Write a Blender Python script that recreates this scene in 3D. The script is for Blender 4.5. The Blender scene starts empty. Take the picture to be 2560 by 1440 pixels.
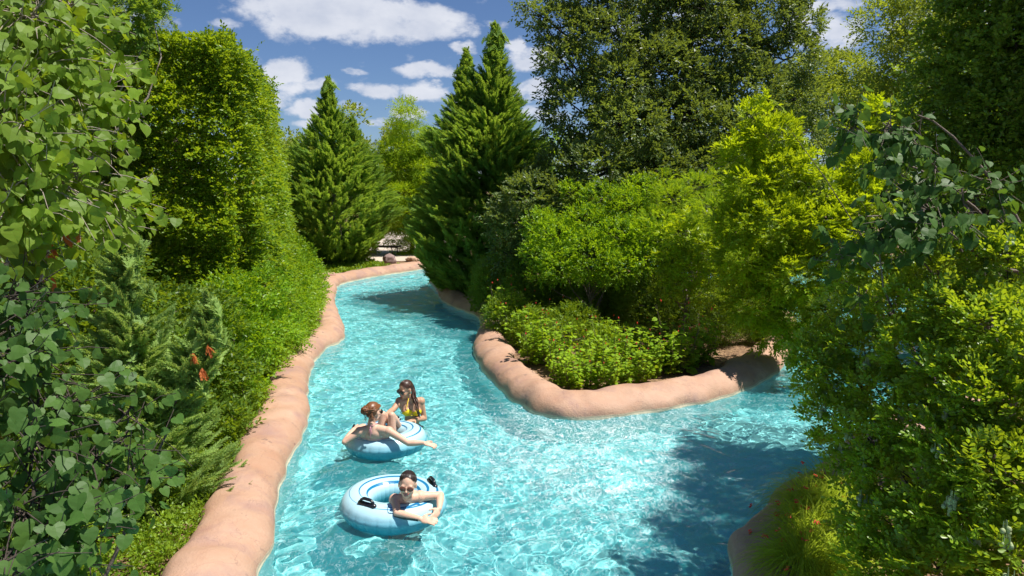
import bpy, math, random
import numpy as np
from mathutils import Vector, Matrix

S = bpy.context.scene
COL = S.collection
R = math.radians

# ------------------------------------------------------------------ camera
CAM_H = 3.75
FPX, PITCH = 1700.0, math.atan(250.0/1700.0)
cam_d = bpy.data.cameras.new('camera')
cam_d.sensor_width = 36.0
cam_d.lens = 36.0*FPX/2560.0
cam_d.clip_end = 4000.0
cam_d.clip_start = 0.05
cam = bpy.data.objects.new('camera', cam_d)
COL.objects.link(cam)
cam.location = (0, 0, CAM_H)
cam.rotation_euler = (math.pi/2 - PITCH, 0, 0)
S.camera = cam

def G(px, py, z=0.0):
    """ground point seen at a photo pixel, at height z"""
    u = (px-1280.0)/FPX; v = (720.0-py)/FPX
    cp, sp = math.cos(PITCH), math.sin(PITCH)
    dx, dy, dz = u, cp+v*sp, -sp+v*cp
    t = (z-CAM_H)/dz
    return (dx*t, dy*t)

def AT(px, py, D):
    """point on the vertical plane y = D"""
    u = (px-1280.0)/FPX; v = (720.0-py)/FPX
    cp, sp = math.cos(PITCH), math.sin(PITCH)
    dx, dy, dz = u, cp+v*sp, -sp+v*cp
    t = D/dy
    return (dx*t, D, CAM_H+dz*t)

# ------------------------------------------------------------------ light
SUN_EL, SUN_AZ = R(65), R(-10)          # azimuth from +x towards +y
sd = Vector((math.cos(SUN_EL)*math.cos(SUN_AZ), math.cos(SUN_EL)*math.sin(SUN_AZ), math.sin(SUN_EL)))
sun_d = bpy.data.lights.new('sun', 'SUN')
sun_d.energy = 4.8
sun_d.angle = R(0.53)
sun_d.color = (1.0, 0.955, 0.87)
sun_d.cycles.is_caustics_light = False
sun = bpy.data.objects.new('sun', sun_d)
COL.objects.link(sun)
sun.rotation_euler = (-sd).to_track_quat('-Z', 'Y').to_euler()
sun.location = (10, 5, 30)

W = bpy.data.worlds.new('World'); S.world = W
W.use_nodes = True
S.view_settings.view_transform = 'Standard'
S.view_settings.look = 'None'
S.view_settings.exposure = 0.68
S.view_settings.gamma = 1.0
S.cycles.use_denoising = True
S.cycles.max_bounces = 8
S.cycles.transparent_max_bounces = 12
S.cycles.transmission_bounces = 5
S.cycles.diffuse_bounces = 3
S.cycles.glossy_bounces = 3
S.cycles.caustics_reflective = False
S.cycles.sample_clamp_indirect = 6.0
S.render.film_transparent = False

class NT:
    """short node-tree writer"""
    def __init__(s, tree):
        s.t = tree; s.n = tree.nodes; s.l = tree.links
    def add(s, typ, ins=None, **kw):
        nd = s.n.new(typ)
        for k, v in kw.items(): setattr(nd, k, v)
        for k, v in (ins or {}).items():
            sock = nd.inputs[k]
            if hasattr(v, 'is_output') or isinstance(v, bpy.types.NodeSocket): s.l.new(v, sock)
            else: sock.default_value = v
        return nd
    def math(s, op, a, b=0.0, c=0.0, clamp=False):
        nd = s.n.new('ShaderNodeMath'); nd.operation = op; nd.use_clamp = clamp
        for i, v in enumerate((a, b, c)):
            if isinstance(v, bpy.types.NodeSocket): s.l.new(v, nd.inputs[i])
            else: nd.inputs[i].default_value = v
        return nd.outputs[0]
    def vmath(s, op, a, b=(0, 0, 0)):
        nd = s.n.new('ShaderNodeVectorMath'); nd.operation = op
        for i, v in enumerate((a, b)):
            if isinstance(v, bpy.types.NodeSocket): s.l.new(v, nd.inputs[i])
            else: nd.inputs[i].default_value = v
        return nd
    def mix(s, f, a, b, blend='MIX'):
        nd = s.n.new('ShaderNodeMix'); nd.data_type = 'RGBA'; nd.blend_type = blend
        for i, v in ((0, f), (6, a), (7, b)):
            if isinstance(v, bpy.types.NodeSocket): s.l.new(v, nd.inputs[i])
            else: nd.inputs[i].default_value = v if i == 0 else tuple(v)+((1,) if len(v) == 3 else ())
        return nd.outputs[2]
    def ramp(s, f, stops, interp='LINEAR'):
        nd = s.n.new('ShaderNodeValToRGB'); s.l.new(f, nd.inputs[0])
        cr = nd.color_ramp; cr.interpolation = interp
        while len(cr.elements) < len(stops): cr.elements.new(0.5)
        for e, (p, c) in zip(cr.elements, stops):
            e.position = p
            e.color = (c, c, c, 1) if not isinstance(c, tuple) else c+(1,)
        return nd.outputs[0]
    def noise(s, vec, scale, detail=3, rough=0.5, dist=0.0, dims='3D'):
        nd = s.n.new('ShaderNodeTexNoise'); nd.noise_dimensions = dims
        if vec is not None: s.l.new(vec, nd.inputs['Vector'])
        nd.inputs['Scale'].default_value = scale; nd.inputs['Detail'].default_value = detail
        nd.inputs['Roughness'].default_value = rough; nd.inputs['Distortion'].default_value = dist
        return nd.outputs[0]

# ------------------------------------------------------------------ sky with clouds (world, infinitely far)
def build_sky():
    w = NT(W.node_tree)
    for n in list(w.n): w.n.remove(n)
    sky = w.add('ShaderNodeTexSky', sky_type='NISHITA', sun_disc=False)
    sky.sun_elevation = SUN_EL
    sky.sun_rotation = math.pi/2 - SUN_AZ
    sky.altitude = 300; sky.air_density = 1.0; sky.dust_density = 0.2; sky.ozone_density = 3.0
    d = w.add('ShaderNodeTexCoord').outputs['Generated']
    dn = w.vmath('NORMALIZE', d).outputs[0]
    sep = w.add('ShaderNodeSeparateXYZ', {0: dn})
    # angles: azimuth from +y, elevation
    az = w.math('ARCTAN2', sep.outputs[0], sep.outputs[1])
    el = w.math('ARCSINE', sep.outputs[2])
    pv = w.add('ShaderNodeCombineXYZ', {0: az, 1: w.math('MULTIPLY', el, 1.6), 2: 0.0}).outputs[0]
    warp = w.noise(pv, 9.0, 5, 0.6)
    warp2 = w.noise(w.vmath('ADD', pv, (7.3, 2.1, 0)).outputs[0], 9.0, 5, 0.6)
    az2 = w.math('ADD', az, w.math('MULTIPLY', w.math('SUBTRACT', warp, 0.5), 0.10))
    el2 = w.math('ADD', el, w.math('MULTIPLY', w.math('SUBTRACT', warp2, 0.5), 0.045))
    fine = w.noise(pv, 30.0, 7, 0.62)
    tot = None
    def ae(px, py):
        x, y, z = AT(px, py, 100.0); z -= CAM_H
        return math.atan2(x, y), math.atan2(z, math.hypot(x, y))
    clouds = [  # px, py, half-width px, half-height px, strength
        (850, 40, 215, 52, 1.15), (720, 25, 110, 60, 0.9), (1020, 55, 140, 42, 1.05), (860, 82, 80, 26, 0.8), (1120, 70, 60, 26, 0.8),
        (712, 180, 62, 38, 1.1), (735, 222, 45, 24, 0.75), (700, 250, 55, 22, 0.7),
        (785, 275, 52, 20, 1.0), (1068, 176, 72, 19, 1.0), (945, 225, 60, 16, 0.85), (1055, 228, 58, 24, 1.0), (810, 215, 40, 18, 0.65),
        (1160, 122, 32, 14, 0.85), (1290, 110, 34, 16, 0.9), (1330, 140, 75, 26, 0.85), (1345, 220, 50, 30, 0.95), (1005, 280, 40, 20, 0.8),
        (1350, 285, 60, 20, 0.7), (2080, 95, 60, 45, 0.9), (2090, 15, 50, 16, 0.85), (2010, 70, 50, 40, 0.6), (905, 262, 30, 9, 0.6), (1185, 205, 30, 12, 0.55), (1130, 250, 34, 12, 0.6), (660, 215, 30, 14, 0.6), (880, 180, 26, 8, 0.45), (1235, 60, 34, 12, 0.5), (560, 60, 40, 12, 0.5), (960, 305, 46, 12, 0.55), (760, 310, 50, 12, 0.5), (1260, 180, 26, 10, 0.5), (620, 135, 30, 14, 0.5),
        (1700, 60, 150, 50, 0.7), (2400, 60, 120, 50, 0.8), (380, 60, 60, 20, 0.4),
        (-300, 60, 300, 80, 0.9), (2900, 100, 250, 90, 0.9), (1500, -400, 300, 80, 0.9), (600, -500, 280, 90, 0.9), (2200, -350, 200, 60, 0.8), (100, -300, 200, 70, 0.8)]
    for px, py, hw, hh, st in clouds:
        a, e = ae(px, py)
        ax, ex = hw/1750.0*1.0, hh/1750.0*1.0
        q1 = w.math('DIVIDE', w.math('SUBTRACT', az2, a), ax)
        q2 = w.math('DIVIDE', w.math('SUBTRACT', el2, e), ex)
        r2 = w.math('ADD', w.math('MULTIPLY', q1, q1), w.math('MULTIPLY', q2, q2))
        m = w.math('MULTIPLY', w.math('SUBTRACT', 1.25, w.math('MULTIPLY', r2, 0.75), clamp=True), st)
        tot = m if tot is None else w.math('MAXIMUM', tot, m)
    dens = w.math('ADD', tot, w.math('MULTIPLY', w.math('SUBTRACT', fine, 0.50), 1.9))
    msk = w.ramp(dens, [(0.12, 0.0), (1.15, 1.0)], 'EASE')
    shade = w.ramp(w.noise(w.vmath('ADD', pv, (0, 0.035, 0)).outputs[0], 14.0, 5, 0.55), [(0.3, (2.5, 2.7, 3.2)), (0.65, (3.4, 3.5, 3.8))])
    g = w.mix(1.0, sky.outputs[0], (0.56, 0.64, 0.80), 'MULTIPLY')
    hs = w.add('ShaderNodeHueSaturation', {'Saturation': 1.0, 'Value': 0.49, 'Color': g})
    col = w.mix(w.math('MULTIPLY', msk, 0.93), hs.outputs[0], shade)
    bg = w.add('ShaderNodeBackground', {'Color': col, 'Strength': SKY_STRENGTH})
    out = w.add('ShaderNodeOutputWorld', {0: bg.outputs[0]})
SKY_STRENGTH = 0.15
build_sky()

# ------------------------------------------------------------------ helpers
def new_mat(name):
    m = bpy.data.materials.new(name); m.use_nodes = True
    nt = NT(m.node_tree)
    for n in list(nt.n): nt.n.remove(n)
    return m, nt

def out(nt, sh, disp=None):
    o = nt.n.new('ShaderNodeOutputMaterial'); nt.l.new(sh, o.inputs[0])
    if disp is not None: nt.l.new(disp, o.inputs[2])

def simple(name, col, rough=0.6, var=0.0, scale=8.0, bump=0.0, bscale=30.0, **kw):
    m, nt = new_mat(name)
    tc = nt.add('ShaderNodeTexCoord').outputs['Object']
    c = tuple(col)+(1,)
    p = nt.add('ShaderNodeBsdfPrincipled', {'Roughness': rough, 'Base Color': c})
    for k, v in kw.items(): p.inputs[k.replace('_', ' ')].default_value = v
    if var:
        n = nt.noise(tc, scale, 4)
        cc = nt.mix(n, tuple(x*(1-var) for x in col), tuple(min(1, x*(1+var)) for x in col))
        nt.l.new(cc, p.inputs['Base Color'])
    if bump:
        b = nt.add('ShaderNodeBump', {'Height': nt.noise(tc, bscale, 4), 'Strength': bump, 'Distance': 0.02})
        nt.l.new(b.outputs[0], p.inputs['Normal'])
    out(nt, p.outputs[0])
    return m

def mesh_np(name, V, F, mat=None, smooth=False, attr=None, mats=None, midx=None):
    """V (n,3); F list of (m,k) int arrays"""
    me = bpy.data.meshes.new(name)
    V = np.ascontiguousarray(V, dtype=np.float32)
    if not isinstance(F, (list, tuple)): F = [F]
    F = [np.asarray(f, dtype=np.int32) for f in F if len(f)]
    loops = np.concatenate([f.ravel() for f in F])
    tot = np.concatenate([np.full(len(f), f.shape[1], np.int32) for f in F])
    start = np.concatenate([[0], np.cumsum(tot)[:-1]]).astype(np.int32)
    me.vertices.add(len(V)); me.vertices.foreach_set('co', V.ravel())
    me.loops.add(len(loops)); me.loops.foreach_set('vertex_index', loops)
    me.polygons.add(len(tot)); me.polygons.foreach_set('loop_start', start)
    me.polygons.foreach_set('use_smooth', np.full(len(tot), smooth, bool))
    if midx is not None: me.polygons.foreach_set('material_index', np.asarray(midx, np.int32))
    me.update(calc_edges=True)
    if attr is not None:
        a = me.attributes.new('tint', 'FLOAT', 'POINT'); a.data.foreach_set('value', np.asarray(attr, np.float32))
    for m in (mats or ([mat] if mat else [])): me.materials.append(m)
    return me

def link(name, data, parent=None, loc=(0, 0, 0)):
    o = bpy.data.objects.new(name, data); COL.objects.link(o); o.location = loc
    if parent is not None: o.parent = parent
    return o

def tag(o, label=None, cat=None, group=None, kind=None):
    if label: o['label'] = label
    if cat: o['category'] = cat
    if group: o['group'] = group
    if kind: o['kind'] = kind
    return o

def thing(name, label, cat, loc=(0, 0, 0), group=None, rz=0.0):
    o = link(name, None, None, loc); o.rotation_euler = (0, 0, rz)
    o.empty_display_size = 0.2
    return tag(o, label, cat, group)

def copy_tree(o, parent=None):
    c = o.copy(); COL.objects.link(c)
    if parent is not None: c.parent = parent
    for ch in list(o.children): copy_tree(ch, c)
    return c

def smooth_poly(P, step, closed=True):
    """Catmull-Rom through points, resampled evenly"""
    P = np.array(P, float); n = len(P); Q = []
    rng_ = range(n) if closed else range(n-1)
    for i in rng_:
        p0, p1, p2, p3 = (P[(i-1) % n], P[i], P[(i+1) % n], P[(i+2) % n]) if closed else (P[max(i-1, 0)], P[i], P[i+1], P[min(i+2, n-1)])
        for t in np.linspace(0, 1, 24, endpoint=False):
            Q.append(0.5*((2*p1)+(-p0+p2)*t+(2*p0-5*p1+4*p2-p3)*t*t+(-p0+3*p1-3*p2+p3)*t**3))
    if not closed: Q.append(P[-1])
    Q = np.array(Q)
    if closed: Q = np.vstack([Q, Q[:1]])
    L = np.concatenate([[0], np.cumsum(np.linalg.norm(np.diff(Q, axis=0), axis=1))])
    m = max(3, int(L[-1]/step)); s = np.linspace(0, L[-1], m+1)
    if closed: s = s[:-1]
    return np.stack([np.interp(s, L, Q[:, k]) for k in range(P.shape[1])], 1)

def in_poly(x, y, P):
    x = np.asarray(x); y = np.asarray(y); c = np.zeros(x.shape, bool)
    n = len(P); j = n-1
    for i in range(n):
        xi, yi, xj, yj = P[i][0], P[i][1], P[j][0], P[j][1]
        if yi != yj:
            m = ((yi > y) != (yj > y)) & (x < (xj-xi)*(y-yi)/(yj-yi)+xi)
            c ^= m
        j = i
    return c

def vnoise(P, scale, seed=0, octs=2):
    """cheap smooth pseudo-noise in [-1,1], sum of rotated sines"""
    rg = np.random.RandomState(seed); r = 0; a = 1.0; tot = 0
    P = np.asarray(P, float)
    for o in range(octs):
        acc = 0
        for k in range(5):
            d = rg.normal(size=P.shape[-1]); d /= np.linalg.norm(d)
            w = rg.uniform(0.6, 1.5)
            acc = acc+np.sin((P@d)*w*2*math.pi/scale+rg.uniform(0, 6.28))
        r = r+a*acc/2.6; tot += a; a *= 0.5; scale *= 0.47
    return np.clip(r/tot, -1.3, 1.3)
MNEE=True
# ------------------------------------------------------------------ river shape (water edges on z = 0)
LAND_Z = 0.30
near_l = [(-4.2, -6.0), (-3.3, -2.0), (-2.75, 1.5), (-2.50, 3.5), (-2.40, 4.8)]
left_px = [(668, 1390), (688, 1300), (702, 1232), (722, 1165), (758, 1085), (772, 1035), (771, 965), (786, 910), (818, 872), (852, 856), (863, 832), (848, 792), (838, 762), (840, 733), (850, 714), (900, 700), (960, 689), (1020, 680), (1066, 673), (1130, 669)]
left_edge = near_l + [G(*p) for p in left_px] + [(2.0, 35.5), (9.0, 36.5), (20.0, 34.0), (34.0, 30.0)]
LEFT = smooth_poly(left_edge, 0.07, closed=False)
isl_px = [(1088, 722), (1108, 755), (1150, 775), (1192, 792), (1200, 815), (1196, 838), (1184, 872), (1202, 922), (1262, 985), (1320, 1027), (1372, 1044), (1440, 1050), (1520, 1046), (1640, 1030), (1780, 1005), (1880, 970), (1940, 935), (1968, 905)]
isl = [G(*p) for p in isl_px] + [(7.0, 16.2), (7.9, 18.5), (8.3, 21.5), (8.0, 25.0), (5.0, 29.0), (1.0, 30.0), (-2.2, 29.0), (-3.3, 27.4)]
ISL = smooth_poly(isl, 0.07, closed=True)
right_px = [(1826, 1410), (1850, 1350), (1900, 1290), (1960, 1235), (2035, 1190)]
right_edge = [(4.2, -6.0), (2.4, -2.0), (1.75, 2.0), (1.75, 4.0)] + [G(*p) for p in right_px] + [(5.4, 10.0), (8.5, 12.0), (13.0, 15.5), (20.0, 19.0), (34.0, 21.0)]
RIGHT = smooth_poly(right_edge, 0.07, closed=False)

def coping_mesh(P, closed, side, seed, width=0.80, mat=None):
    """side +1: land lies to the left of the walking direction"""
    n = len(P)
    if closed: T = np.roll(P, -3, 0)-np.roll(P, 3, 0)
    else:
        idx = np.arange(n); T = P[np.minimum(idx+3, n-1)]-P[np.maximum(idx-3, 0)]
    T /= np.linalg.norm(T, axis=1)[:, None]
    N = np.stack([-T[:, 1], T[:, 0]], 1)*side
    # smooth the inward normals so tight corners do not fold
    k = 9; ker = np.ones(2*k+1)/(2*k+1)
    for c in (0, 1):
        a = np.concatenate([N[-k:, c], N[:, c], N[:k, c]]) if closed else np.pad(N[:, c], k, mode='edge')
        N[:, c] = np.convolve(a, ker, 'valid')
    N /= np.linalg.norm(N, axis=1)[:, None]
    s = np.concatenate([[0], np.cumsum(np.linalg.norm(np.diff(P, axis=0), axis=1))])
    S1 = s[:, None]
    def line_noise(sc, sd_): return vnoise(np.stack([s/1.0, np.zeros(n)], 1)+0.01, sc, sd_, 1)
    lump = np.sqrt(line_noise(3.1, seed)**2+0.02)*0.75+np.sqrt(line_noise(1.4, seed+3)**2+0.01)*0.3        # billowy: rounded bulges, creased valleys
    prof = np.array([(0.03, -1.15), (0.015, -0.6), (0.0, -0.06), (0.0, 0.015), (0.012, 0.07), (0.035, 0.125), (0.075, 0.175), (0.14, 0.225), (0.23, 0.27), (0.34, 0.305),
                     (0.46, 0.33), (0.58, 0.34), (0.70, 0.335), (0.80, 0.32), (0.88, 0.29), (0.95, 0.22), (0.99, 0.12), (1.0, 0.0), (1.0, -0.2)])
    m = len(prof)
    wv = width*(1.0+0.09*line_noise(2.6, seed+7)+0.04*(lump-0.5))
    V = np.zeros((n, m, 3))
    for j, (t, z) in enumerate(prof):
        off = t*wv
        V[:, j, 0] = P[:, 0]+N[:, 0]*off; V[:, j, 1] = P[:, 1]+N[:, 1]*off
        q = np.stack([V[:, j, 0], V[:, j, 1], np.full(n, z)], 1)
        top = 1.0 if z > 0.1 else 0.0
        amp = math.sin(math.pi*min(max((t-0.02)/0.93, 0), 1))
        V[:, j, 2] = z+top*amp*(0.045*(lump-0.45)+0.03*vnoise(q, 0.55, seed+11, 2))
        if z > 0.0: # small sideways undulation of the face
            bl = 0.03*vnoise(q, 0.8, seed+5, 1)*(1 if t < 0.5 else 1.4)
            V[:, j, 0] += N[:, 0]*bl; V[:, j, 1] += N[:, 1]*bl
    V = V.reshape(-1, 3)
    rows = n if closed else n-1
    i = np.arange(rows)[:, None]; j = np.arange(m-1)[None, :]
    i2 = (i+1) % n
    f = np.stack([i*m+j, i2*m+j, i2*m+j+1, i*m+j+1], -1).reshape(-1, 4)
    if side > 0: f = f[:, ::-1]
    inner = P+N*(wv*0.93)[:, None]
    return mesh_np('coping', V, f, mat, smooth=True), inner

def mat_coping():
    m, nt = new_mat('salmon_concrete')
    tc = nt.add('ShaderNodeTexCoord').outputs['Object']
    n1 = nt.noise(tc, 1.1, 4, 0.55)
    n2 = nt.noise(tc, 4.0, 5, 0.6)
    n3 = nt.noise(tc, 40.0, 4, 0.6)
    base = nt.mix(nt.ramp(n1, [(0.35, 0.0), (0.65, 1.0)]), (0.385, 0.225, 0.145), (0.45, 0.285, 0.20))
    pur = nt.ramp(nt.noise(nt.vmath('ADD', tc, (4.1, 9.2, 1.0)).outputs[0], 1.7, 4, 0.6, 0.3), [(0.50, 0.0), (0.66, 1.0)])
    base = nt.mix(nt.math('MULTIPLY', pur, 0.65), base, (0.27, 0.165, 0.15))
    base = nt.mix(nt.ramp(n2, [(0.3, 0.35), (0.6, 0.0)]), base, (0.36, 0.17, 0.10))
    spk = nt.ramp(n3, [(0.62, 0.0), (0.74, 0.6)])
    base = nt.mix(nt.math('MULTIPLY', spk, nt.ramp(n2, [(0.5, 0.0), (0.7, 1.0)])), base, (0.24, 0.15, 0.12))
    vor = nt.add('ShaderNodeTexVoronoi', {'Vector': tc, 'Scale': 2.1}).outputs['Distance']
    pit = nt.math('MULTIPLY', nt.ramp(vor, [(0.0, 1.0), (0.085, 1.0), (0.11, 0.0)]), nt.ramp(nt.noise(tc, 30, 3), [(0.42, 0.0), (0.52, 1.0)]))
    base = nt.mix(nt.math('MULTIPLY', pit, 0.75), base, (0.17, 0.10, 0.085))
    crk = nt.math('ABSOLUTE', nt.math('SUBTRACT', nt.noise(tc, 1.3, 5, 0.6, 0.6), 0.5))
    base = nt.mix(nt.ramp(crk, [(0.0, 0.5), (0.006, 0.0)]), base, (0.20, 0.12, 0.10))
    z = nt.add('ShaderNodeSeparateXYZ', {0: tc}).outputs[2]
    zz = nt.math('ADD', z, nt.math('MULTIPLY', nt.math('SUBTRACT', n2, 0.5), 0.05))
    scum = nt.ramp(nt.math('MULTIPLY', nt.math('ADD', zz, 0.2), 2.5), [(0.40, 0.0), (0.47, 1.0), (0.60, 1.0), (0.66, 0.0)])
    base = nt.mix(nt.math('MULTIPLY', scum, 0.75), base, (0.72, 0.66, 0.48))
    wet = nt.ramp(nt.math('MULTIPLY', nt.math('ADD', zz, 0.2), 2.5), [(0.55, 0.0), (0.60, 0.55), (0.64, 0.0)])
    base = nt.mix(wet, base, (0.13, 0.09, 0.06))
    under = nt.ramp(nt.math('MULTIPLY', nt.math('ADD', z, 0.2), 2.5), [(0.42, 1.0), (0.49, 0.0)])
    base = nt.mix(under, base, (0.50, 0.72, 0.72))
    h = nt.math('ADD', nt.math('MULTIPLY', n2, 0.7), nt.math('MULTIPLY', n3, 0.25))
    b = nt.add('ShaderNodeBump', {'Height': h, 'Strength': 0.55, 'Distance': 0.06})
    p = nt.add('ShaderNodeBsdfPrincipled', {'Base Color': base, 'Roughness': 0.72, 'Normal': b.outputs[0]})
    out(nt, p.outputs[0]); return m
M_COP = mat_coping()

me, L_IN = coping_mesh(LEFT, False, +1, 11, 0.76, M_COP)
o = link('river_coping', me); tag(o, 'salmon moulded concrete coping along the left bank and far bend', 'coping', kind='structure')
me, I_IN = coping_mesh(ISL, True, +1, 23, 0.76, M_COP)
o = link('island_coping', me); tag(o, 'salmon moulded concrete coping ringing the planted island', 'coping', kind='structure')
me, R_IN = coping_mesh(RIGHT, False, -1, 31, 0.80, M_COP)
o = link('bank_coping', me); tag(o, 'salmon moulded concrete coping under the wispy red-flowered plant', 'coping', kind='structure')

# ------------------------------------------------------------------ land sheets
def mat_soil():
    m, nt = new_mat('mulch_soil')
    tc = nt.add('ShaderNodeTexCoord').outputs['Object']
    n1 = nt.noise(tc, 1.2, 3); n2 = nt.noise(tc, 14, 5, 0.65, 0.8)
    c = nt.mix(n1, (0.10, 0.055, 0.03), (0.20, 0.115, 0.06))
    c = nt.mix(nt.ramp(n2, [(0.45, 0.0), (0.62, 1.0)]), c, (0.36, 0.22, 0.12))
    b = nt.add('ShaderNodeBump', {'Height': n2, 'Strength': 0.9, 'Distance': 0.06})
    p = nt.add('ShaderNodeBsdfPrincipled', {'Base Color': c, 'Roughness': 0.9, 'Normal': b.outputs[0]})
    out(nt, p.outputs[0]); return m
M_SOIL = mat_soil()

def flat_poly(name, P, z, mat):
    import bmesh
    bm = bmesh.new()
    vs = [bm.verts.new((p[0], p[1], z)) for p in P]
    f = bm.faces.new(vs)
    if f.normal.z < 0: f.normal_flip()
    bm.normal_update()
    bmesh.ops.triangulate(bm, faces=[f], ngon_method='EAR_CLIP')
    me = bpy.data.meshes.new(name); bm.to_mesh(me); bm.free(); me.materials.append(mat)
    for p in me.polygons:
        if p.normal.z < 0: pass
    return me
Lp = [tuple(p) for p in L_IN[::4]]
land = Lp+[(60, 30), (900, 300), (900, 1500), (-900, 1500), (-900, -60), (-6, -60)]
o = link('ground', flat_poly('ground', land, 0.10, M_SOIL)); tag(o, kind='structure', label='brown mulched ground of the left and far banks')
Rp = [tuple(p) for p in R_IN[::4]]
o = link('bank_ground', flat_poly('bank_ground', Rp+[(60, 18), (900, 200), (900, -60), (6, -60)], 0.10, M_SOIL)); tag(o, kind='structure', label='shaded ground of the right bank')
o = link('island_ground', flat_poly('island_ground', [tuple(p) for p in I_IN[::4]], 0.16, M_SOIL)); tag(o, kind='structure', label='leaf-littered ground of the island')
# ------------------------------------------------------------------ pool floor and water
def mat_floor():
    m, nt = new_mat('pool_plaster')
    tc = nt.add('ShaderNodeTexCoord').outputs['Object']
    n = nt.noise(tc, 0.5, 4)
    c = nt.mix(n, (0.27, 0.70, 0.72), (0.34, 0.78, 0.79))
    p = nt.add('ShaderNodeBsdfPrincipled', {'Base Color': c, 'Roughness': 0.8})
    out(nt, p.outputs[0]); return m
FLOOR_Z = -1.0
V = np.array([(-12, -12, FLOOR_Z), (36, -12, FLOOR_Z), (36, 38, FLOOR_Z), (-12, 38, FLOOR_Z)])
o = link('pool_floor', mesh_np('pool_floor', V, np.array([[0, 1, 2, 3]]), mat_floor())); tag(o, kind='structure', label='turquoise plaster floor of the lazy river')

WAVE_RG = np.random.RandomState(5)
WAVES = []
for k in range(90):
    lam = math.exp(WAVE_RG.uniform(math.log(0.10), math.log(0.95)))
    th = WAVE_RG.uniform(0, 2*math.pi)
    WAVES.append((lam, th, WAVE_RG.uniform(0, 6.28), 0.0027*lam**1.0*WAVE_RG.uniform(0.5, 1.4)))
def water_z(x, y):
    wx = x+0.22*np.sin(y*1.9+0.7*np.sin(x*1.3))+0.07*np.sin(y*6.1+x*2.2); wy = y+0.22*np.sin(x*2.3+1.3+0.6*np.sin(y*1.1))+0.07*np.sin(x*5.3-y*3.0)
    z = 0
    for lam, th, ph, a in WAVES:
        k = 2*math.pi/lam
        z = z+a*np.sin(k*(wx*math.cos(th)+wy*math.sin(th))+ph)
    return z
def build_water(mat, step=0.027):
    xs = np.arange(-9.5, 27, step); ys = np.arange(1.0, 37.0, step)
    X, Y = np.meshgrid(xs, ys)
    keep = np.zeros(X.shape, bool)
    lp = np.vstack([LEFT+0, [(60, 30), (60, -10)]])
    # inside: right of LEFT, left of RIGHT, outside ISL (grown a little under the coping)
    Lland = np.vstack([L_IN[::6], [(60, 40), (60, 90), (-60, 90), (-60, -20)]])
    Rland = np.vstack([R_IN[::6], [(60, 18), (60, -20)]])
    keep = ~in_poly(X, Y, Lland) & ~in_poly(X, Y, Rland) & ~in_poly(X, Y, I_IN[::6])
    keep &= (np.abs(X) < Y*1.15+3)
    Z = water_z(X, Y)
    idx = -np.ones(X.shape, int)
    c = keep[:-1, :-1] & keep[1:, :-1] & keep[:-1, 1:] & keep[1:, 1:]
    used = np.zeros(X.shape, bool)
    for a, b in ((0, 0), (0, 1), (1, 0), (1, 1)):
        used[a:a+c.shape[0], b:b+c.shape[1]] |= c
    idx[used] = np.arange(used.sum())
    V = np.stack([X[used], Y[used], Z[used]], 1)
    ii, jj = np.nonzero(c)
    F = np.stack([idx[ii, jj], idx[ii, jj+1], idx[ii+1, jj+1], idx[ii+1, jj]], 1)
    return mesh_np('water', V, F, mat, smooth=True)
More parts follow.
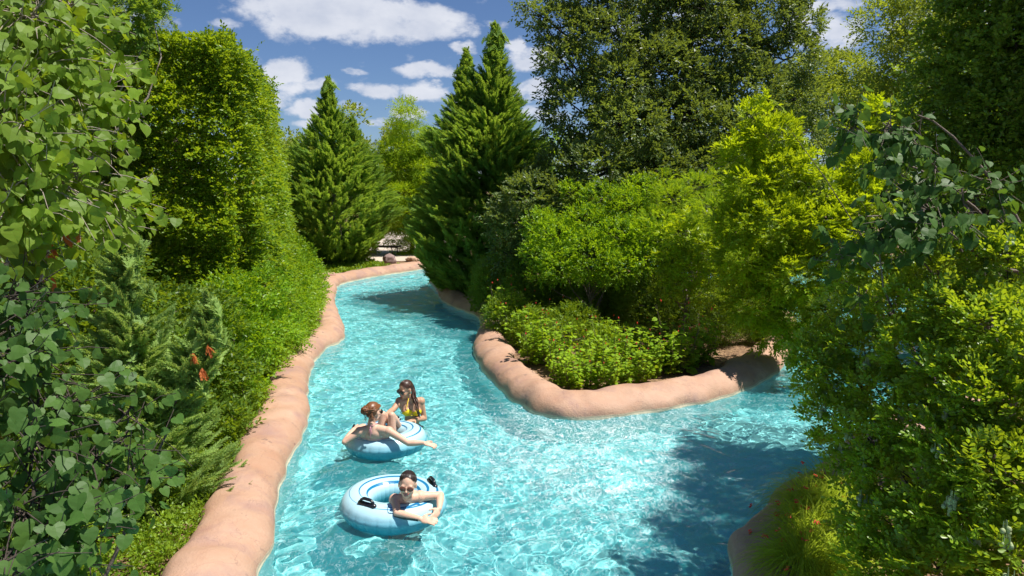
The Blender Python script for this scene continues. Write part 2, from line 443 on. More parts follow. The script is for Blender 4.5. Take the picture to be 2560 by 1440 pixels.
def mat_water():
    m, nt = new_mat('river_water')
    tc = nt.add('ShaderNodeTexCoord').outputs['Object']
    p = nt.add('ShaderNodeBsdfPrincipled', {'Base Color': (0.84, 0.99, 1.0, 1), 'Roughness': 0.0, 'IOR': 1.33, 'Transmission Weight': 1.0})
    # air bubbles and foam carried by the current: streaky, thick where two streams meet, with painted glints
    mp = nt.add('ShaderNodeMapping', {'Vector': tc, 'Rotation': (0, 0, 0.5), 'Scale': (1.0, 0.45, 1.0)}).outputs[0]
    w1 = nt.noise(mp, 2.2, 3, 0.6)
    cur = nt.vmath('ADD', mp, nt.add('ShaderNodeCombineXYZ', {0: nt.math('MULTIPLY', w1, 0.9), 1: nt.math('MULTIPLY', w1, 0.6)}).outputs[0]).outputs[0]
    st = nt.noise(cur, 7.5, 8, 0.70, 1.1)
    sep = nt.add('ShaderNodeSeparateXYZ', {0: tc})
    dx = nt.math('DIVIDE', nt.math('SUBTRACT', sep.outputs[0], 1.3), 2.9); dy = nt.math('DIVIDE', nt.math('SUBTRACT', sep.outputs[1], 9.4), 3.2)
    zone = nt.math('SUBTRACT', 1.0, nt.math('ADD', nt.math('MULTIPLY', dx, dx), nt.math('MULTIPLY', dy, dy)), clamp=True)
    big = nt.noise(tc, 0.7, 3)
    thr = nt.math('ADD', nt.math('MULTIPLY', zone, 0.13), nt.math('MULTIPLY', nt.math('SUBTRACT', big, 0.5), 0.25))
    foam_and_glints = nt.ramp(nt.math('ADD', st, thr), [(0.60, 0.0), (0.86, 1.0)])
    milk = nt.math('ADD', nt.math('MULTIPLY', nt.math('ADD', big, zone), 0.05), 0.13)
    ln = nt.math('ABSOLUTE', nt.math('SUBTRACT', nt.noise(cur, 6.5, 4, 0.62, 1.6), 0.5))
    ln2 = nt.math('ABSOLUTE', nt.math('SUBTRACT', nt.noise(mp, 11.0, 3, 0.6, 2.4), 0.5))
    glint_thread = nt.math('MAXIMUM', nt.ramp(ln, [(0.0, 1.0), (0.022, 0.0)]), nt.ramp(ln2, [(0.0, 1.0), (0.020, 0.0)]))  # white threads painted on the surface for caustic lines and sun glints
    glint_thread = nt.math('MULTIPLY', glint_thread, nt.ramp(nt.math('ADD', st, nt.math('MULTIPLY', thr, 0.7)), [(0.36, 0.0), (0.52, 1.0)]))
    foam_and_glints = nt.math('MAXIMUM', foam_and_glints, nt.math('MULTIPLY', glint_thread, nt.math('ADD', 0.62, nt.math('MULTIPLY', zone, 0.5))))
    fac = nt.math('MAXIMUM', nt.math('MULTIPLY', foam_and_glints, 0.75), milk)
    col = nt.mix(foam_and_glints, (0.05, 0.64, 0.71), (0.90, 0.93, 0.95))
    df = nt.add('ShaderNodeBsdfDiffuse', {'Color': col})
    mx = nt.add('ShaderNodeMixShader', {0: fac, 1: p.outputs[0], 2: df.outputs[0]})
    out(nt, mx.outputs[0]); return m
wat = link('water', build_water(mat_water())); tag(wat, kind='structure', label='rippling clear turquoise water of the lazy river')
if MNEE:
    sun_d.cycles.is_caustics_light = True
    wat.cycles.is_caustics_caster = True
    for nm in ('pool_floor', 'river_coping', 'island_coping', 'bank_coping'): bpy.data.objects[nm].cycles.is_caustics_receiver = True
# ------------------------------------------------------------------ foliage library
def T_leaf(kind):
    if kind == 'oval':      # six points, folded on the midrib
        V = [(0, 0, 0), (0.35, 0.24, 0.05), (0.72, 0.24, 0.04), (1, 0, -0.05), (0.72, -0.24, 0.04), (0.35, -0.24, 0.05)]
        F = [[0, 3, 2, 1], [0, 5, 4, 3]]
    elif kind == 'obovate':  # rounded tip
        V = [(0, 0, 0), (0.40, 0.20, 0.04), (0.78, 0.29, 0.06), (0.97, 0.12, 0.02), (0.97, -0.12, 0.02), (0.78, -0.29, 0.06), (0.40, -0.20, 0.04), (0.5, 0, 0.0)]
        F = [[0, 7, 2, 1], [7, 4, 3, 2], [7, 6, 5, 4], [0, 6, 7, 7]]
        F = [[0, 7, 2, 1], [7, 4, 3, 2], [0, 6, 5, 7], [7, 5, 4, 4]]
        F = [[0, 7, 2, 1], [7, 4, 3, 2], [0, 6, 5, 7]]
        F3 = [[7, 5, 4]]
        return np.array(V, float), [np.array(F), np.array(F3)]
    elif kind == 'rhomb':
        V = [(0, 0, 0), (0.5, 0.24, 0.03), (1, 0, -0.03), (0.5, -0.24, 0.03)]
        F = [[0, 2, 1], [0, 3, 2]]
    elif kind == 'lance':
        V = [(0, 0, 0), (0.4, 0.15, 0.03), (1, 0, -0.06), (0.4, -0.15, 0.03)]
        F = [[0, 2, 1], [0, 3, 2]]
    elif kind == 'heart':    # cordate blade with a drooping tip; the stalk end is at the origin
        half = [(0.0, 0.0), (-0.10, 0.14), (-0.13, 0.30), (-0.02, 0.46), (0.20, 0.53), (0.45, 0.46), (0.70, 0.28), (0.88, 0.09), (1.0, 0.0)]
        mid = [(0.0, 0), (0.2, 0), (0.45, 0), (0.7, 0), (1.0, 0)]
        def z(x, y): return 0.16*abs(y)-0.16*x*x-0.18*y*y
        V = [(x, 0, z(x, 0)) for x, _ in mid]; F = []
        for sgn in (1, -1):
            b = len(V)
            V += [(x, y*sgn, z(x, y)+0.015*math.sin(9*x)) for x, y in half[1:-1]]
            # half idx 1..7 -> b..b+6
            fs = [[0, b+1, b], [0, b+2, b+1], [0, 1, b+3, b+2], [1, 2, b+4, b+3], [2, 3, b+5, b+4], [3, 4, b+6, b+5]]
            for f in fs: F.append(f if sgn > 0 else f[::-1])
        F4 = [f for f in F if len(f) == 4]; F3 = [f for f in F if len(f) == 3]
        return np.array(V, float), [np.array(F4), np.array(F3)]
    elif kind == 'star':     # five-lobed
        V = [(0, 0, 0)]; F = []
        for a in (-100, -50, 0, 50, 100):
            L = 1.0-0.0035*abs(a)*0.9
            for da, l in ((-17, 0.42), (0, L), (17, 0.42)):
                an = math.radians(a+da); V.append((l*math.cos(an)+0.0, l*math.sin(an)*0.85, 0.03-0.06*l))
            i = len(V)-3; F += [[0, i, i+1], [0, i+1, i+2]]
    elif kind == 'lobed':    # broad soft leaf with three shallow lobes
        V = [(0, 0, 0.02), (-0.05, 0.28, 0.0), (0.25, 0.48, -0.04), (0.5, 0.33, 0.0), (0.68, 0.36, -0.05), (0.74, 0.15, 0), (1, 0, -0.12),
             (0.74, -0.15, 0), (0.68, -0.36, -0.05), (0.5, -0.33, 0), (0.25, -0.48, -0.04), (-0.05, -0.28, 0)]
        F = [[0, 2, 1], [0, 3, 2], [3, 5, 4], [0, 6, 5], [0, 5, 3], [0, 11, 10], [0, 10, 9], [9, 8, 7], [0, 7, 6], [0, 9, 7]]
    elif kind == 'feather':  # scale-leaf spray of conifers
        V = []; F = []
        def tri(p, q, w):
            p = np.array(p); q = np.array(q); d = q-p; nrm = np.array([-d[1], d[0], 0]); nrm = nrm/max(np.linalg.norm(nrm), 1e-6)*w
            b = len(V); V.extend([tuple(p-nrm), tuple(p+nrm), tuple(q)]); F.append([b, b+1, b+2])
        tri((0, 0, 0), (1, 0, -0.02), 0.035)
        for i in range(6):
            t = 0.10+i*0.145; l = 0.40*(1-t*0.72)
            for s_ in (1, -1):
                a = math.radians(33+6*(i % 2)); tri((t, 0, 0), (t+l*math.cos(a), s_*l*math.sin(a), 0.05*(1 if (i+s_) % 2 else -1)), 0.058)
    return np.array(V, float), [np.array(F)]
TEMPL = {}
def templ(k):
    if k not in TEMPL: TEMPL[k] = T_leaf(k)
    return TEMPL[k]

def unit(a): return a/np.maximum(np.linalg.norm(a, axis=-1, keepdims=True), 1e-9)
def perp(d, up):
    """component of up orthogonal to d"""
    u = up-(up*d).sum(-1, keepdims=True)*d
    return unit(u+1e-6)

class Leaves:
    def __init__(s): s.P = []; s.X = []; s.Z = []; s.L = []; s.T = []; s.Wd = []
    def add(s, P, X, Z, L, T, Wd=1.0):
        n = len(P)
        s.P.append(P); s.X.append(X); s.Z.append(Z)
        s.L.append(np.broadcast_to(L, (n,)).copy()); s.T.append(np.broadcast_to(T, (n,)).copy()); s.Wd.append(np.broadcast_to(Wd, (n,)).copy())
    def n(s): return sum(len(p) for p in s.P)
    def mesh(s, name, kind, mat, origin=(0, 0, 0)):
        P = np.concatenate(s.P); X = unit(np.concatenate(s.X)); Z = perp(X, np.concatenate(s.Z)); Y = np.cross(Z, X)
        L = np.concatenate(s.L); T = np.concatenate(s.T); Wd = np.concatenate(s.Wd)
        tv, tf = templ(kind); k = len(tv); n = len(P)
        V = P[:, None, :]+L[:, None, None]*(tv[None, :, 0:1]*X[:, None, :]+tv[None, :, 1:2]*Y[:, None, :]*Wd[:, None, None]+tv[None, :, 2:3]*Z[:, None, :])
        V = V.reshape(-1, 3)-np.array(origin)
        Fs = [(f[None]+(np.arange(n)*k)[:, None, None]).reshape(-1, f.shape[1]) for f in tf]
        return mesh_np(name, V, Fs, mat, smooth=False, attr=np.repeat(T, k))

def twigs(lv, O, D, rg, length, nleaf, leaf, ang=50, mode='alt', droop=0.15, jit=0.35, tint=None, up=(0, 0, 1), wd=1.0, lsize=(0.75, 1.2)):
    """leaves set along little twigs. O,D: (n,3) origins and directions"""
    n = len(O)
    if n == 0: return
    D = unit(D); upv = np.tile(np.array(up, float), (n, 1))+rg.normal(size=(n, 3))*0.35
    Nn = perp(D, upv); Sd = np.cross(D, Nn)
    ln = length*rg.uniform(0.7, 1.25, n)
    tt = rg.uniform(0, 1, n) if tint is None else tint
    for j in range(nleaf):
        t = (j+0.6)/nleaf
        p = O+D*(ln*t)[:, None]+np.array([0, 0, -1.0])*(droop*ln*t*t)[:, None]
        if mode == 'pinnate':
            last = (j == nleaf-1)
            sides = [0] if last else [1, -1]
        else:
            sides = [1 if j % 2 else -1] if j < nleaf-1 else [0]
        for sg in sides:
            a = math.radians(ang*(1.0-0.25*t)) if sg else 0.0
            X = D*math.cos(a)+Sd*(sg*math.sin(a))+rg.normal(size=(n, 3))*jit*(0.5 if mode == 'pinnate' else 1)
            Z = Nn+rg.normal(size=(n, 3))*jit*1.3
            L = leaf*rg.uniform(lsize[0], lsize[1], n)*(1.0 if t < 0.8 else 0.85)
            lv.add(p, X, Z, L, np.clip(tt*0.55+rg.uniform(0, 0.45, n), 0, 1), wd)

def ell_points(rg, n):
    return unit(rg.normal(size=(n, 3)))

def clump_twigs(rg, clumps, dens, cull=0.78, shell=(0.80, 1.06), back=0.45, inner=0.12, updir=0.25, rnd=0.55):
    """clumps: (m,6) array cx,cy,cz,rx,ry,rz.  Returns twig origins, directions, per-clump tint"""
    C = np.asarray(clumps, float); O = []; D = []; T = []
    for i, c in enumerate(C):
        r = c[3:]; area = 4*math.pi*((r[0]*r[1]+r[0]*r[2]+r[1]*r[2])/3)
        n = int(area*dens)+1
        u = ell_points(rg, n)
        keep = (u[:, 1] < 0.25) | (rg.uniform(size=n) < back)      # the far side is never seen: thinner
        u = u[keep]; n = len(u)
        k = rg.uniform(shell[0], shell[1], n)
        ins = rg.uniform(size=n) < inner
        k = np.where(ins, rg.uniform(0.3, 0.8, n), k)
        p = c[:3]+u*r*k[:, None]
        O.append(p); D.append(unit(u/np.maximum(r, .05)*r.mean())*1.0+np.array([0, 0, updir])+rg.normal(size=(n, 3))*rnd)
        T.append(np.clip(rg.uniform(0.1, 0.9)+rg.normal(size=n)*0.18, 0, 1))
    O = np.concatenate(O); D = np.concatenate(D); T = np.concatenate(T)
    # drop the twigs buried deep inside another clump
    depth = np.full(len(O), 9.0)
    for c in C:
        q = np.linalg.norm((O-c[:3])/c[3:], axis=1); depth = np.minimum(depth, q)
    keep = (depth > cull) | (rg.uniform(size=len(O)) < 0.16)
    return O[keep], D[keep], T[keep]

AREAF = {'oval': 0.34, 'obovate': 0.42, 'rhomb': 0.24, 'lance': 0.15, 'star': 0.30, 'lobed': 0.55, 'heart': 0.6}
def crown_clumps(rg, center, radii, n, rc, shellr=(0.55, 0.92), squash=0.8, low=-0.6):
    """clump ellipsoids spread over an ellipsoidal crown"""
    out_ = []; tries = 0
    while len(out_) < n and tries < 5000:
        tries += 1
        u = unit(rg.normal(size=3))
        if u[2] < low: continue
        k = rg.uniform(*shellr)
        p = np.array(center)+u*np.array(radii)*k
        r = rc*rg.uniform(0.65, 1.35)
        if any(np.linalg.norm(p-q[:3]) < 0.5*r for q in out_): continue
        out_.append(np.array([p[0], p[1], p[2], r, r, r*squash]))
    return np.array(out_)

def tube(P, Rr, sides=7):
    P = np.asarray(P, float); n = len(P); Rr = np.broadcast_to(Rr, (n,))
    T = np.gradient(P, axis=0); T = unit(T)
    up = np.array([0.13, 0.21, 0.97]); A = unit(np.cross(T, up)); B = np.cross(T, A)
    a = np.linspace(0, 2*math.pi, sides, endpoint=False)
    V = P[:, None, :]+Rr[:, None, None]*(np.cos(a)[None, :, None]*A[:, None, :]+np.sin(a)[None, :, None]*B[:, None, :])
    i = np.arange(n-1)[:, None]*sides; j = np.arange(sides)[None, :]; j2 = (j+1) % sides
    F = np.stack([i+j, i+j2, i+sides+j2, i+sides+j], -1).reshape(-1, 4)
    return V.reshape(-1, 3), F
class Tubes:
    def __init__(s): s.V = []; s.F = []; s.k = 0
    def add(s, P, Rr, sides=7):
        v, f = tube(P, Rr, sides); s.V.append(v); s.F.append(f+s.k); s.k += len(v)
    def bend(s, a, b, r0, r1, rg, wob=0.08, nseg=7, sag=0.0, sides=7):
        a = np.array(a, float); b = np.array(b, float); t = np.linspace(0, 1, nseg)[:, None]
        L = np.linalg.norm(b-a); off = rg.normal(size=(1, 3))*wob*L; off2 = rg.normal(size=(1, 3))*wob*0.5*L
        P = a+(b-a)*t+off*np.sin(math.pi*t)+off2*np.sin(2*math.pi*t)+np.array([[0, 0, -1.0]])*sag*L*t*t
        s.add(P, r0+(r1-r0)*t[:, 0], sides); return P
    def mesh(s, name, mat, origin=(0, 0, 0)):
        return mesh_np(name, np.concatenate(s.V)-np.array(origin), np.concatenate(s.F), mat, smooth=True)

def mat_leaf(name, dark, light, trans, tw=0.42, rough=0.42, spec=0.5, warm=None):
    m, nt = new_mat(name)
    t = nt.add('ShaderNodeAttribute', attribute_name='tint').outputs['Fac']
    tc = nt.add('ShaderNodeTexCoord').outputs['Object']
    big = nt.noise(tc, 0.6, 2)
    f = nt.math('ADD', nt.math('MULTIPLY', t, 0.75), nt.math('MULTIPLY', nt.math('SUBTRACT', big, 0.35), 0.7), clamp=True)
    c = nt.mix(f, dark, light)
    if warm is not None:
        c = nt.mix(nt.ramp(t, [(0.90, 0.0), (0.97, 1.0)]), c, warm)
    tcx = nt.mix(f, tuple(x*0.55 for x in trans), trans)
    p = nt.add('ShaderNodeBsdfPrincipled', {'Base Color': c, 'Roughness': rough, 'Specular IOR Level': spec})
    tr = nt.add('ShaderNodeBsdfTranslucent', {'Color': tcx})
    mx = nt.add('ShaderNodeMixShader', {0: tw, 1: p.outputs[0], 2: tr.outputs[0]})
    out(nt, mx.outputs[0]); return m

ML = {
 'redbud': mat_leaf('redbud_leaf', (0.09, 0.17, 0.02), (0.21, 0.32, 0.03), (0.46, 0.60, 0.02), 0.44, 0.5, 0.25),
 'redbud_shade': mat_leaf('shaded_heart_leaf', (0.040, 0.10, 0.022), (0.10, 0.19, 0.035), (0.20, 0.34, 0.025), 0.34, 0.5, 0.25),  # darker copy of the redbud leaf, shade put into its colour
 'hedge': mat_leaf('hedge_leaf', (0.065, 0.145, 0.012), (0.25, 0.38, 0.018), (0.55, 0.70, 0.018), 0.45, 0.42, 0.35, (0.55, 0.36, 0.02)),
 'skirt': mat_leaf('skirt_leaf', (0.09, 0.20, 0.010), (0.30, 0.46, 0.02), (0.56, 0.76, 0.015), 0.45, 0.42, 0.35),
 'cypress': mat_leaf('cypress_spray', (0.11, 0.23, 0.045), (0.31, 0.48, 0.08), (0.56, 0.75, 0.06), 0.47, 0.6, 0.2),
 'juniper': mat_leaf('juniper_spray', (0.18, 0.31, 0.09), (0.44, 0.60, 0.16), (0.62, 0.78, 0.14), 0.47, 0.55, 0.2),
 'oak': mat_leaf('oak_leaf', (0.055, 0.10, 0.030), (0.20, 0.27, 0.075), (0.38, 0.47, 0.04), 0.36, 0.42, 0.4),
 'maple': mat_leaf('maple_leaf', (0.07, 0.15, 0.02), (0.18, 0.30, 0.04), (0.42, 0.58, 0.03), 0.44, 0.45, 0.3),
 'yellow': mat_leaf('yellow_green_leaf', (0.10, 0.23, 0.012), (0.29, 0.46, 0.02), (0.55, 0.76, 0.015), 0.46, 0.42, 0.35),
 'pist': mat_leaf('lance_leaf', (0.15, 0.27, 0.010), (0.44, 0.56, 0.015), (0.70, 0.82, 0.012), 0.47, 0.42, 0.35),
 'bald': mat_leaf('feathery_leaf', (0.15, 0.29, 0.015), (0.38, 0.54, 0.025), (0.64, 0.80, 0.02), 0.47, 0.5, 0.2),
 'far': mat_leaf('distant_leaf', (0.14, 0.21, 0.035), (0.36, 0.44, 0.06), (0.54, 0.62, 0.04), 0.42, 0.5, 0.3),
 'mescal': mat_leaf('glossy_leaflet', (0.10, 0.20, 0.018), (0.33, 0.47, 0.035), (0.66, 0.80, 0.02), 0.44, 0.34, 0.45),
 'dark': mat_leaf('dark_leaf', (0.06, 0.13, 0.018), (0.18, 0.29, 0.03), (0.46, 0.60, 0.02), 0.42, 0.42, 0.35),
 'cap': mat_leaf('soft_lobed_leaf', (0.14, 0.28, 0.014), (0.34, 0.51, 0.025), (0.60, 0.76, 0.02), 0.46, 0.55, 0.2),
 'cover': mat_leaf('ground_cover_leaf', (0.09, 0.18, 0.014), (0.28, 0.41, 0.025), (0.52, 0.66, 0.02), 0.40, 0.42, 0.35),
 'blade': mat_leaf('wispy_stem', (0.24, 0.34, 0.02), (0.50, 0.60, 0.03), (0.66, 0.76, 0.03), 0.42, 0.5, 0.2),
}
M_BARK = simple('grey_bark', (0.16, 0.125, 0.10), 0.85, 0.45, 14, 0.8, 40)
M_BARK_D = simple('dark_bark', (0.06, 0.045, 0.035), 0.9, 0.4, 10, 0.8, 30)
M_BARK_P = simple('pale_bark', (0.30, 0.25, 0.20), 0.8, 0.35, 16, 0.6, 45)
M_TWIG = simple('green_brown_twig', (0.12, 0.10, 0.05), 0.7, 0.3, 20)
M_RED = simple('red_petal', (0.75, 0.05, 0.025), 0.5, 0.2, 30)
M_DRY = mat_leaf('dry_orange_leaf', (0.42, 0.10, 0.03), (0.60, 0.18, 0.05), (0.6, 0.16, 0.04), 0.3, 0.6, 0.2)
# ------------------------------------------------------------------ plants
def base_thing(name, label, cat, base, group=None): return thing(name, label, cat, base, group)

def broadleaf(name, label, cat, base, clumps, mat, leaf, kind='oval', lai=1.5, dens=None, length=0.3, nleaf=7, seed=1, mode='alt', ang=50, bark=None, trunk_r=0.12,
              updir=0.25, droop=0.15, jit=0.35, inner=0.12, back=0.45, group=None, wd=1.0, branches=26, fork=None, cull=0.78, rnd=0.55, shell=(0.80, 1.06), crown_name='crown', trunk_name='trunk'):
    rg = np.random.RandomState(seed)
    C = np.array(clumps, float)
    C[:, 3:] = np.maximum(C[:, 3:]-0.45*length, 0.45*C[:, 3:])
    dens = lai/(nleaf*(2 if mode == 'pinnate' else 1)*leaf*leaf*0.95*AREAF[kind]*wd)
    root = base_thing(name, label, cat, base, group)
    O, D, T = clump_twigs(rg, C, dens, cull=cull, back=back, inner=inner, updir=updir, rnd=rnd, shell=shell)
    lv = Leaves(); twigs(lv, O, D, rg, length, nleaf, leaf, ang, mode, droop, jit, T, wd=wd)
    link(crown_name, lv.mesh(crown_name, kind, mat, base), root)
    tb = Tubes(); b = np.array(base, float)
    f = np.array(fork) if fork is not None else b*0.45+np.array([C[:, 0].mean(), C[:, 1].mean(), C[:, 2].mean()])*0.55
    P = tb.bend(b-np.array([0, 0, 0.25]), f, trunk_r, trunk_r*0.6, rg, 0.04, 8)
    sel = rg.permutation(len(C))[:branches]
    for i in sel:
        s_ = P[rg.randint(4, 8)]
        mid = (s_+C[i, :3])*0.5+np.array([0, 0, 0.05])
        tb.bend(s_, C[i, :3], trunk_r*0.30, trunk_r*0.05, rg, 0.05, 7, sides=5)
        for _ in range(3):
            u = unit(rg.normal(size=3)); u[2] = abs(u[2])*0.6
            tb.bend(C[i, :3], C[i, :3]+u*C[i, 3:]*0.8, trunk_r*0.10, trunk_r*0.03, rg, 0.08, 5, sides=4)
    link(trunk_name, tb.mesh(trunk_name, bark or M_BARK, base), root)
    return root, lv.n()

def E(px, py, D, rpx, ry=None, rz=None, dr=0.0):
    """clump as seen at a pixel: rpx radius in photo pixels"""
    x, y, z = AT(px, py, D); r = rpx*D/FPX
    return [x, y, z, r, (ry if ry else r), (rz*D/FPX if rz else r*0.85)]

NL = 0
# ---- conifers -----------------------------------------------------
def conifer(name, label, base, H, prof, n_tongue, mat, seed, leaders=((0, 0, 1.0),), tl=0.85, spray=0.32, nspr=20, asc=0.55, group=None, spread=0.62, low_cut=0.0, bark=None, tr=0.14):
    """prof(h01) -> crown radius; leaders: (dx, dy, height factor)"""
    rg = np.random.RandomState(seed); root = base_thing(name, label, 'conifer', base, group)
    b = np.array(base, float); lv = Leaves(); tb = Tubes()
    tops = []
    for (dx, dy, hf) in leaders:
        top = b+np.array([dx, dy, H*hf]); tops.append(top)
        foot = b+np.array([dx*0.1, dy*0.1, 0.12*H]) if (dx or dy) else b-np.array([0, 0, 0.3])
        tb.bend(foot, top-np.array([0, 0, 0.3]), tr*(1 if not (dx or dy) else 0.6), 0.012, rg, 0.008, 12)
    # lumpy outline: radius multiplier by azimuth and height
    h = 1-np.sqrt(rg.uniform(0.0, 1.0, n_tongue)*(1-low_cut)**1)      # denser low down
    h = np.clip(low_cut+(1-low_cut)*rg.beta(1.0, 1.35, n_tongue), 0, 0.985)
    az = rg.uniform(0, 2*math.pi, n_tongue)
    keep = (np.sin(az) < 0.35) | (rg.uniform(size=n_tongue) < 0.45)
    h = h[keep]; az = az[keep]; n = len(h)
    q = np.stack([np.cos(az)*1.4, np.sin(az)*1.4, h*H*0.8], 1)
    lum = 1+0.24*vnoise(q, 1.9, seed, 2)
    layer = rg.uniform(size=n)
    rfac = np.where(layer < 0.62, rg.uniform(0.88, 1.0, n), rg.uniform(0.30, 0.88, n))
    Rr = np.array([prof(x) for x in h])*lum*rfac
    out_d = np.stack([np.cos(az), np.sin(az), np.zeros(n)], 1)
    li = np.zeros(n, int)
    axis_top = np.array([t for t in tops])
    # upper tongues gather round one of the leaders
    if len(tops) > 1: li = np.where(h > 0.60, rg.randint(0, len(tops), n), 0)
    lead = axis_top[li]; hl = h*(lead[:, 2]-b[2])
    up_f = np.clip((h-0.25)/0.5, 0, 1)[:, None]
    ax = b[None, :2]+(lead[:, :2]-b[None, :2])*np.clip(h*1.15, 0, 1)[:, None]
    tip = np.zeros((n, 3)); tip[:, :2] = ax+out_d[:, :2]*Rr[:, None]; tip[:, 2] = b[2]+hl
    steep = asc+0.9*np.clip(h-0.55, 0, 1)*2.2
    d = unit(out_d+np.array([0, 0, 1.0])*steep[:, None]+rg.normal(size=(n, 3))*0.22)
    L = tl*rg.uniform(0.65, 1.25, n)*(1-0.45*h)
    root_p = tip-d*L[:, None]
    tint = np.clip(0.5+0.35*vnoise(tip, 2.0, seed+2, 2)+rg.normal(size=n)*0.2, 0, 1)
    side = unit(np.cross(d, [0.0, 0, 1.0])); upn = np.cross(side, d)
    for j in range(nspr):
        t = (j+rg.uniform(0.1, 0.9, n))/nspr
        ro = rg.uniform(0, 2*math.pi, n)
        radial = side*np.cos(ro)[:, None]+upn*np.sin(ro)[:, None]*0.75
        p = root_p+d*(L*t)[:, None]
        X = d*0.95+radial*(spread*(1-0.75*t))[:, None]
        lv.add(p, X, radial*0.2+upn+rg.normal(size=(n, 3))*0.8, spray*rg.uniform(0.7, 1.2, n)*(1.1-0.45*t), np.clip(tint*0.6+rg.uniform(0, 0.4, n), 0, 1))
    # leader tips
    for tpp in tops:
        m = 60; hh = np.linspace(0, 1, m)**0.8; a = rg.uniform(0, 6.28, m)
        p = tpp-np.array([0, 0, 1.0])*(1-hh)[:, None]*H*0.16-np.array([0, 0, 0.12])
        X = np.stack([np.cos(a)*(0.75-0.6*hh), np.sin(a)*(0.75-0.6*hh), 0.75+hh*0.5], 1)
        lv.add(p, X, rg.normal(size=(m, 3)), spray*(1.15-0.55*hh), rg.uniform(0.3, 0.9, m))
    link('crown', lv.mesh('crown', 'feather', mat, base), root)
    # limbs
    for k in range(min(n, 46)):
        i = rg.randint(n)
        a = b+np.array([0, 0, max(0.3, hl[i]-0.5*Rr[i])]); a[:2] = ax[i]
        tb.bend(a, root_p[i]+d[i]*L[i]*0.5, 0.035, 0.008, rg, 0.05, 6, sides=5)
    link('trunk', tb.mesh('trunk', bark or M_BARK_D, base), root)
    return root, lv.n()

def prof_ley(rmax):
    def f(h):
        if h < 0.25: return rmax*(0.25+0.75*(h/0.25)**0.7)
        return rmax*max(0.02, (1-((h-0.25)/0.75)**1.05))**(0.95 if h < 0.6 else 0.95+0.45*(h-0.6)/0.4)
    return f
# centre-left conifer beside the deck
bx, by = G(838, 662, 0.12); c1, n_ = conifer('cypress_tree', 'dark green conical cypress standing alone beside the deck, left of the river bend', (bx, by, 0.12), 8.7, prof_ley(3.5), 2300, ML['cypress'], 3,
        leaders=((0, 0, 1.0), (1.0, 0.3, 0.80)), tl=1.15, spray=0.36, nspr=20, low_cut=0.02, bark=M_BARK_P, tr=0.2); NL += n_
c2, n_ = conifer('cypress_tree', 'tall twin-topped cypress overhanging the island coping at the river bend', (-1.15, 23.4, 0.16), 9.0, prof_ley(2.85), 2900, ML['cypress'], 8,
        leaders=((0.60, 0, 1.0), (-0.38, 0.2, 0.91)), tl=1.15, spray=0.34, nspr=22, low_cut=0.02); NL += n_
# foreground juniper
def prof_jun(h): return 1.18*(0.80+0.2*min(1, h/0.2))*max(0.03, 1-h)**1.15
bx, by = G(372, 1255, 0.12); c3, n_ = conifer('juniper_tree', 'feathery young juniper with rusty dead sprays beside the left coping', (bx, by, 0.12), 3.55, prof_jun, 600, ML['juniper'], 15,
        leaders=((-0.05, 0, 1.02), (0.80, 0.1, 0.70)), tl=0.72, spray=0.19, nspr=38, asc=0.65, spread=0.62, low_cut=0.0, bark=M_BARK, tr=0.045); NL += n_
# dead rusty sprays hanging in it
rg = np.random.RandomState(4)
for (px, py, D) in ((520, 865, 7.4), (478, 885, 7.3), (505, 925, 7.25)):
    p0 = np.array(AT(px, py, D)); lv = Leaves(); m = 6
    lv.add(p0+rg.normal(size=(m, 3))*0.012, np.array([0.35, -0.2, -1.0])+rg.normal(size=(m, 3))*0.18, rg.normal(size=(m, 3)), 0.13, rg.uniform(0, 1, m))
    link('dead_spray', lv.mesh('dead_spray', 'feather', M_DRY, (bx, by, 0.12)), c3)

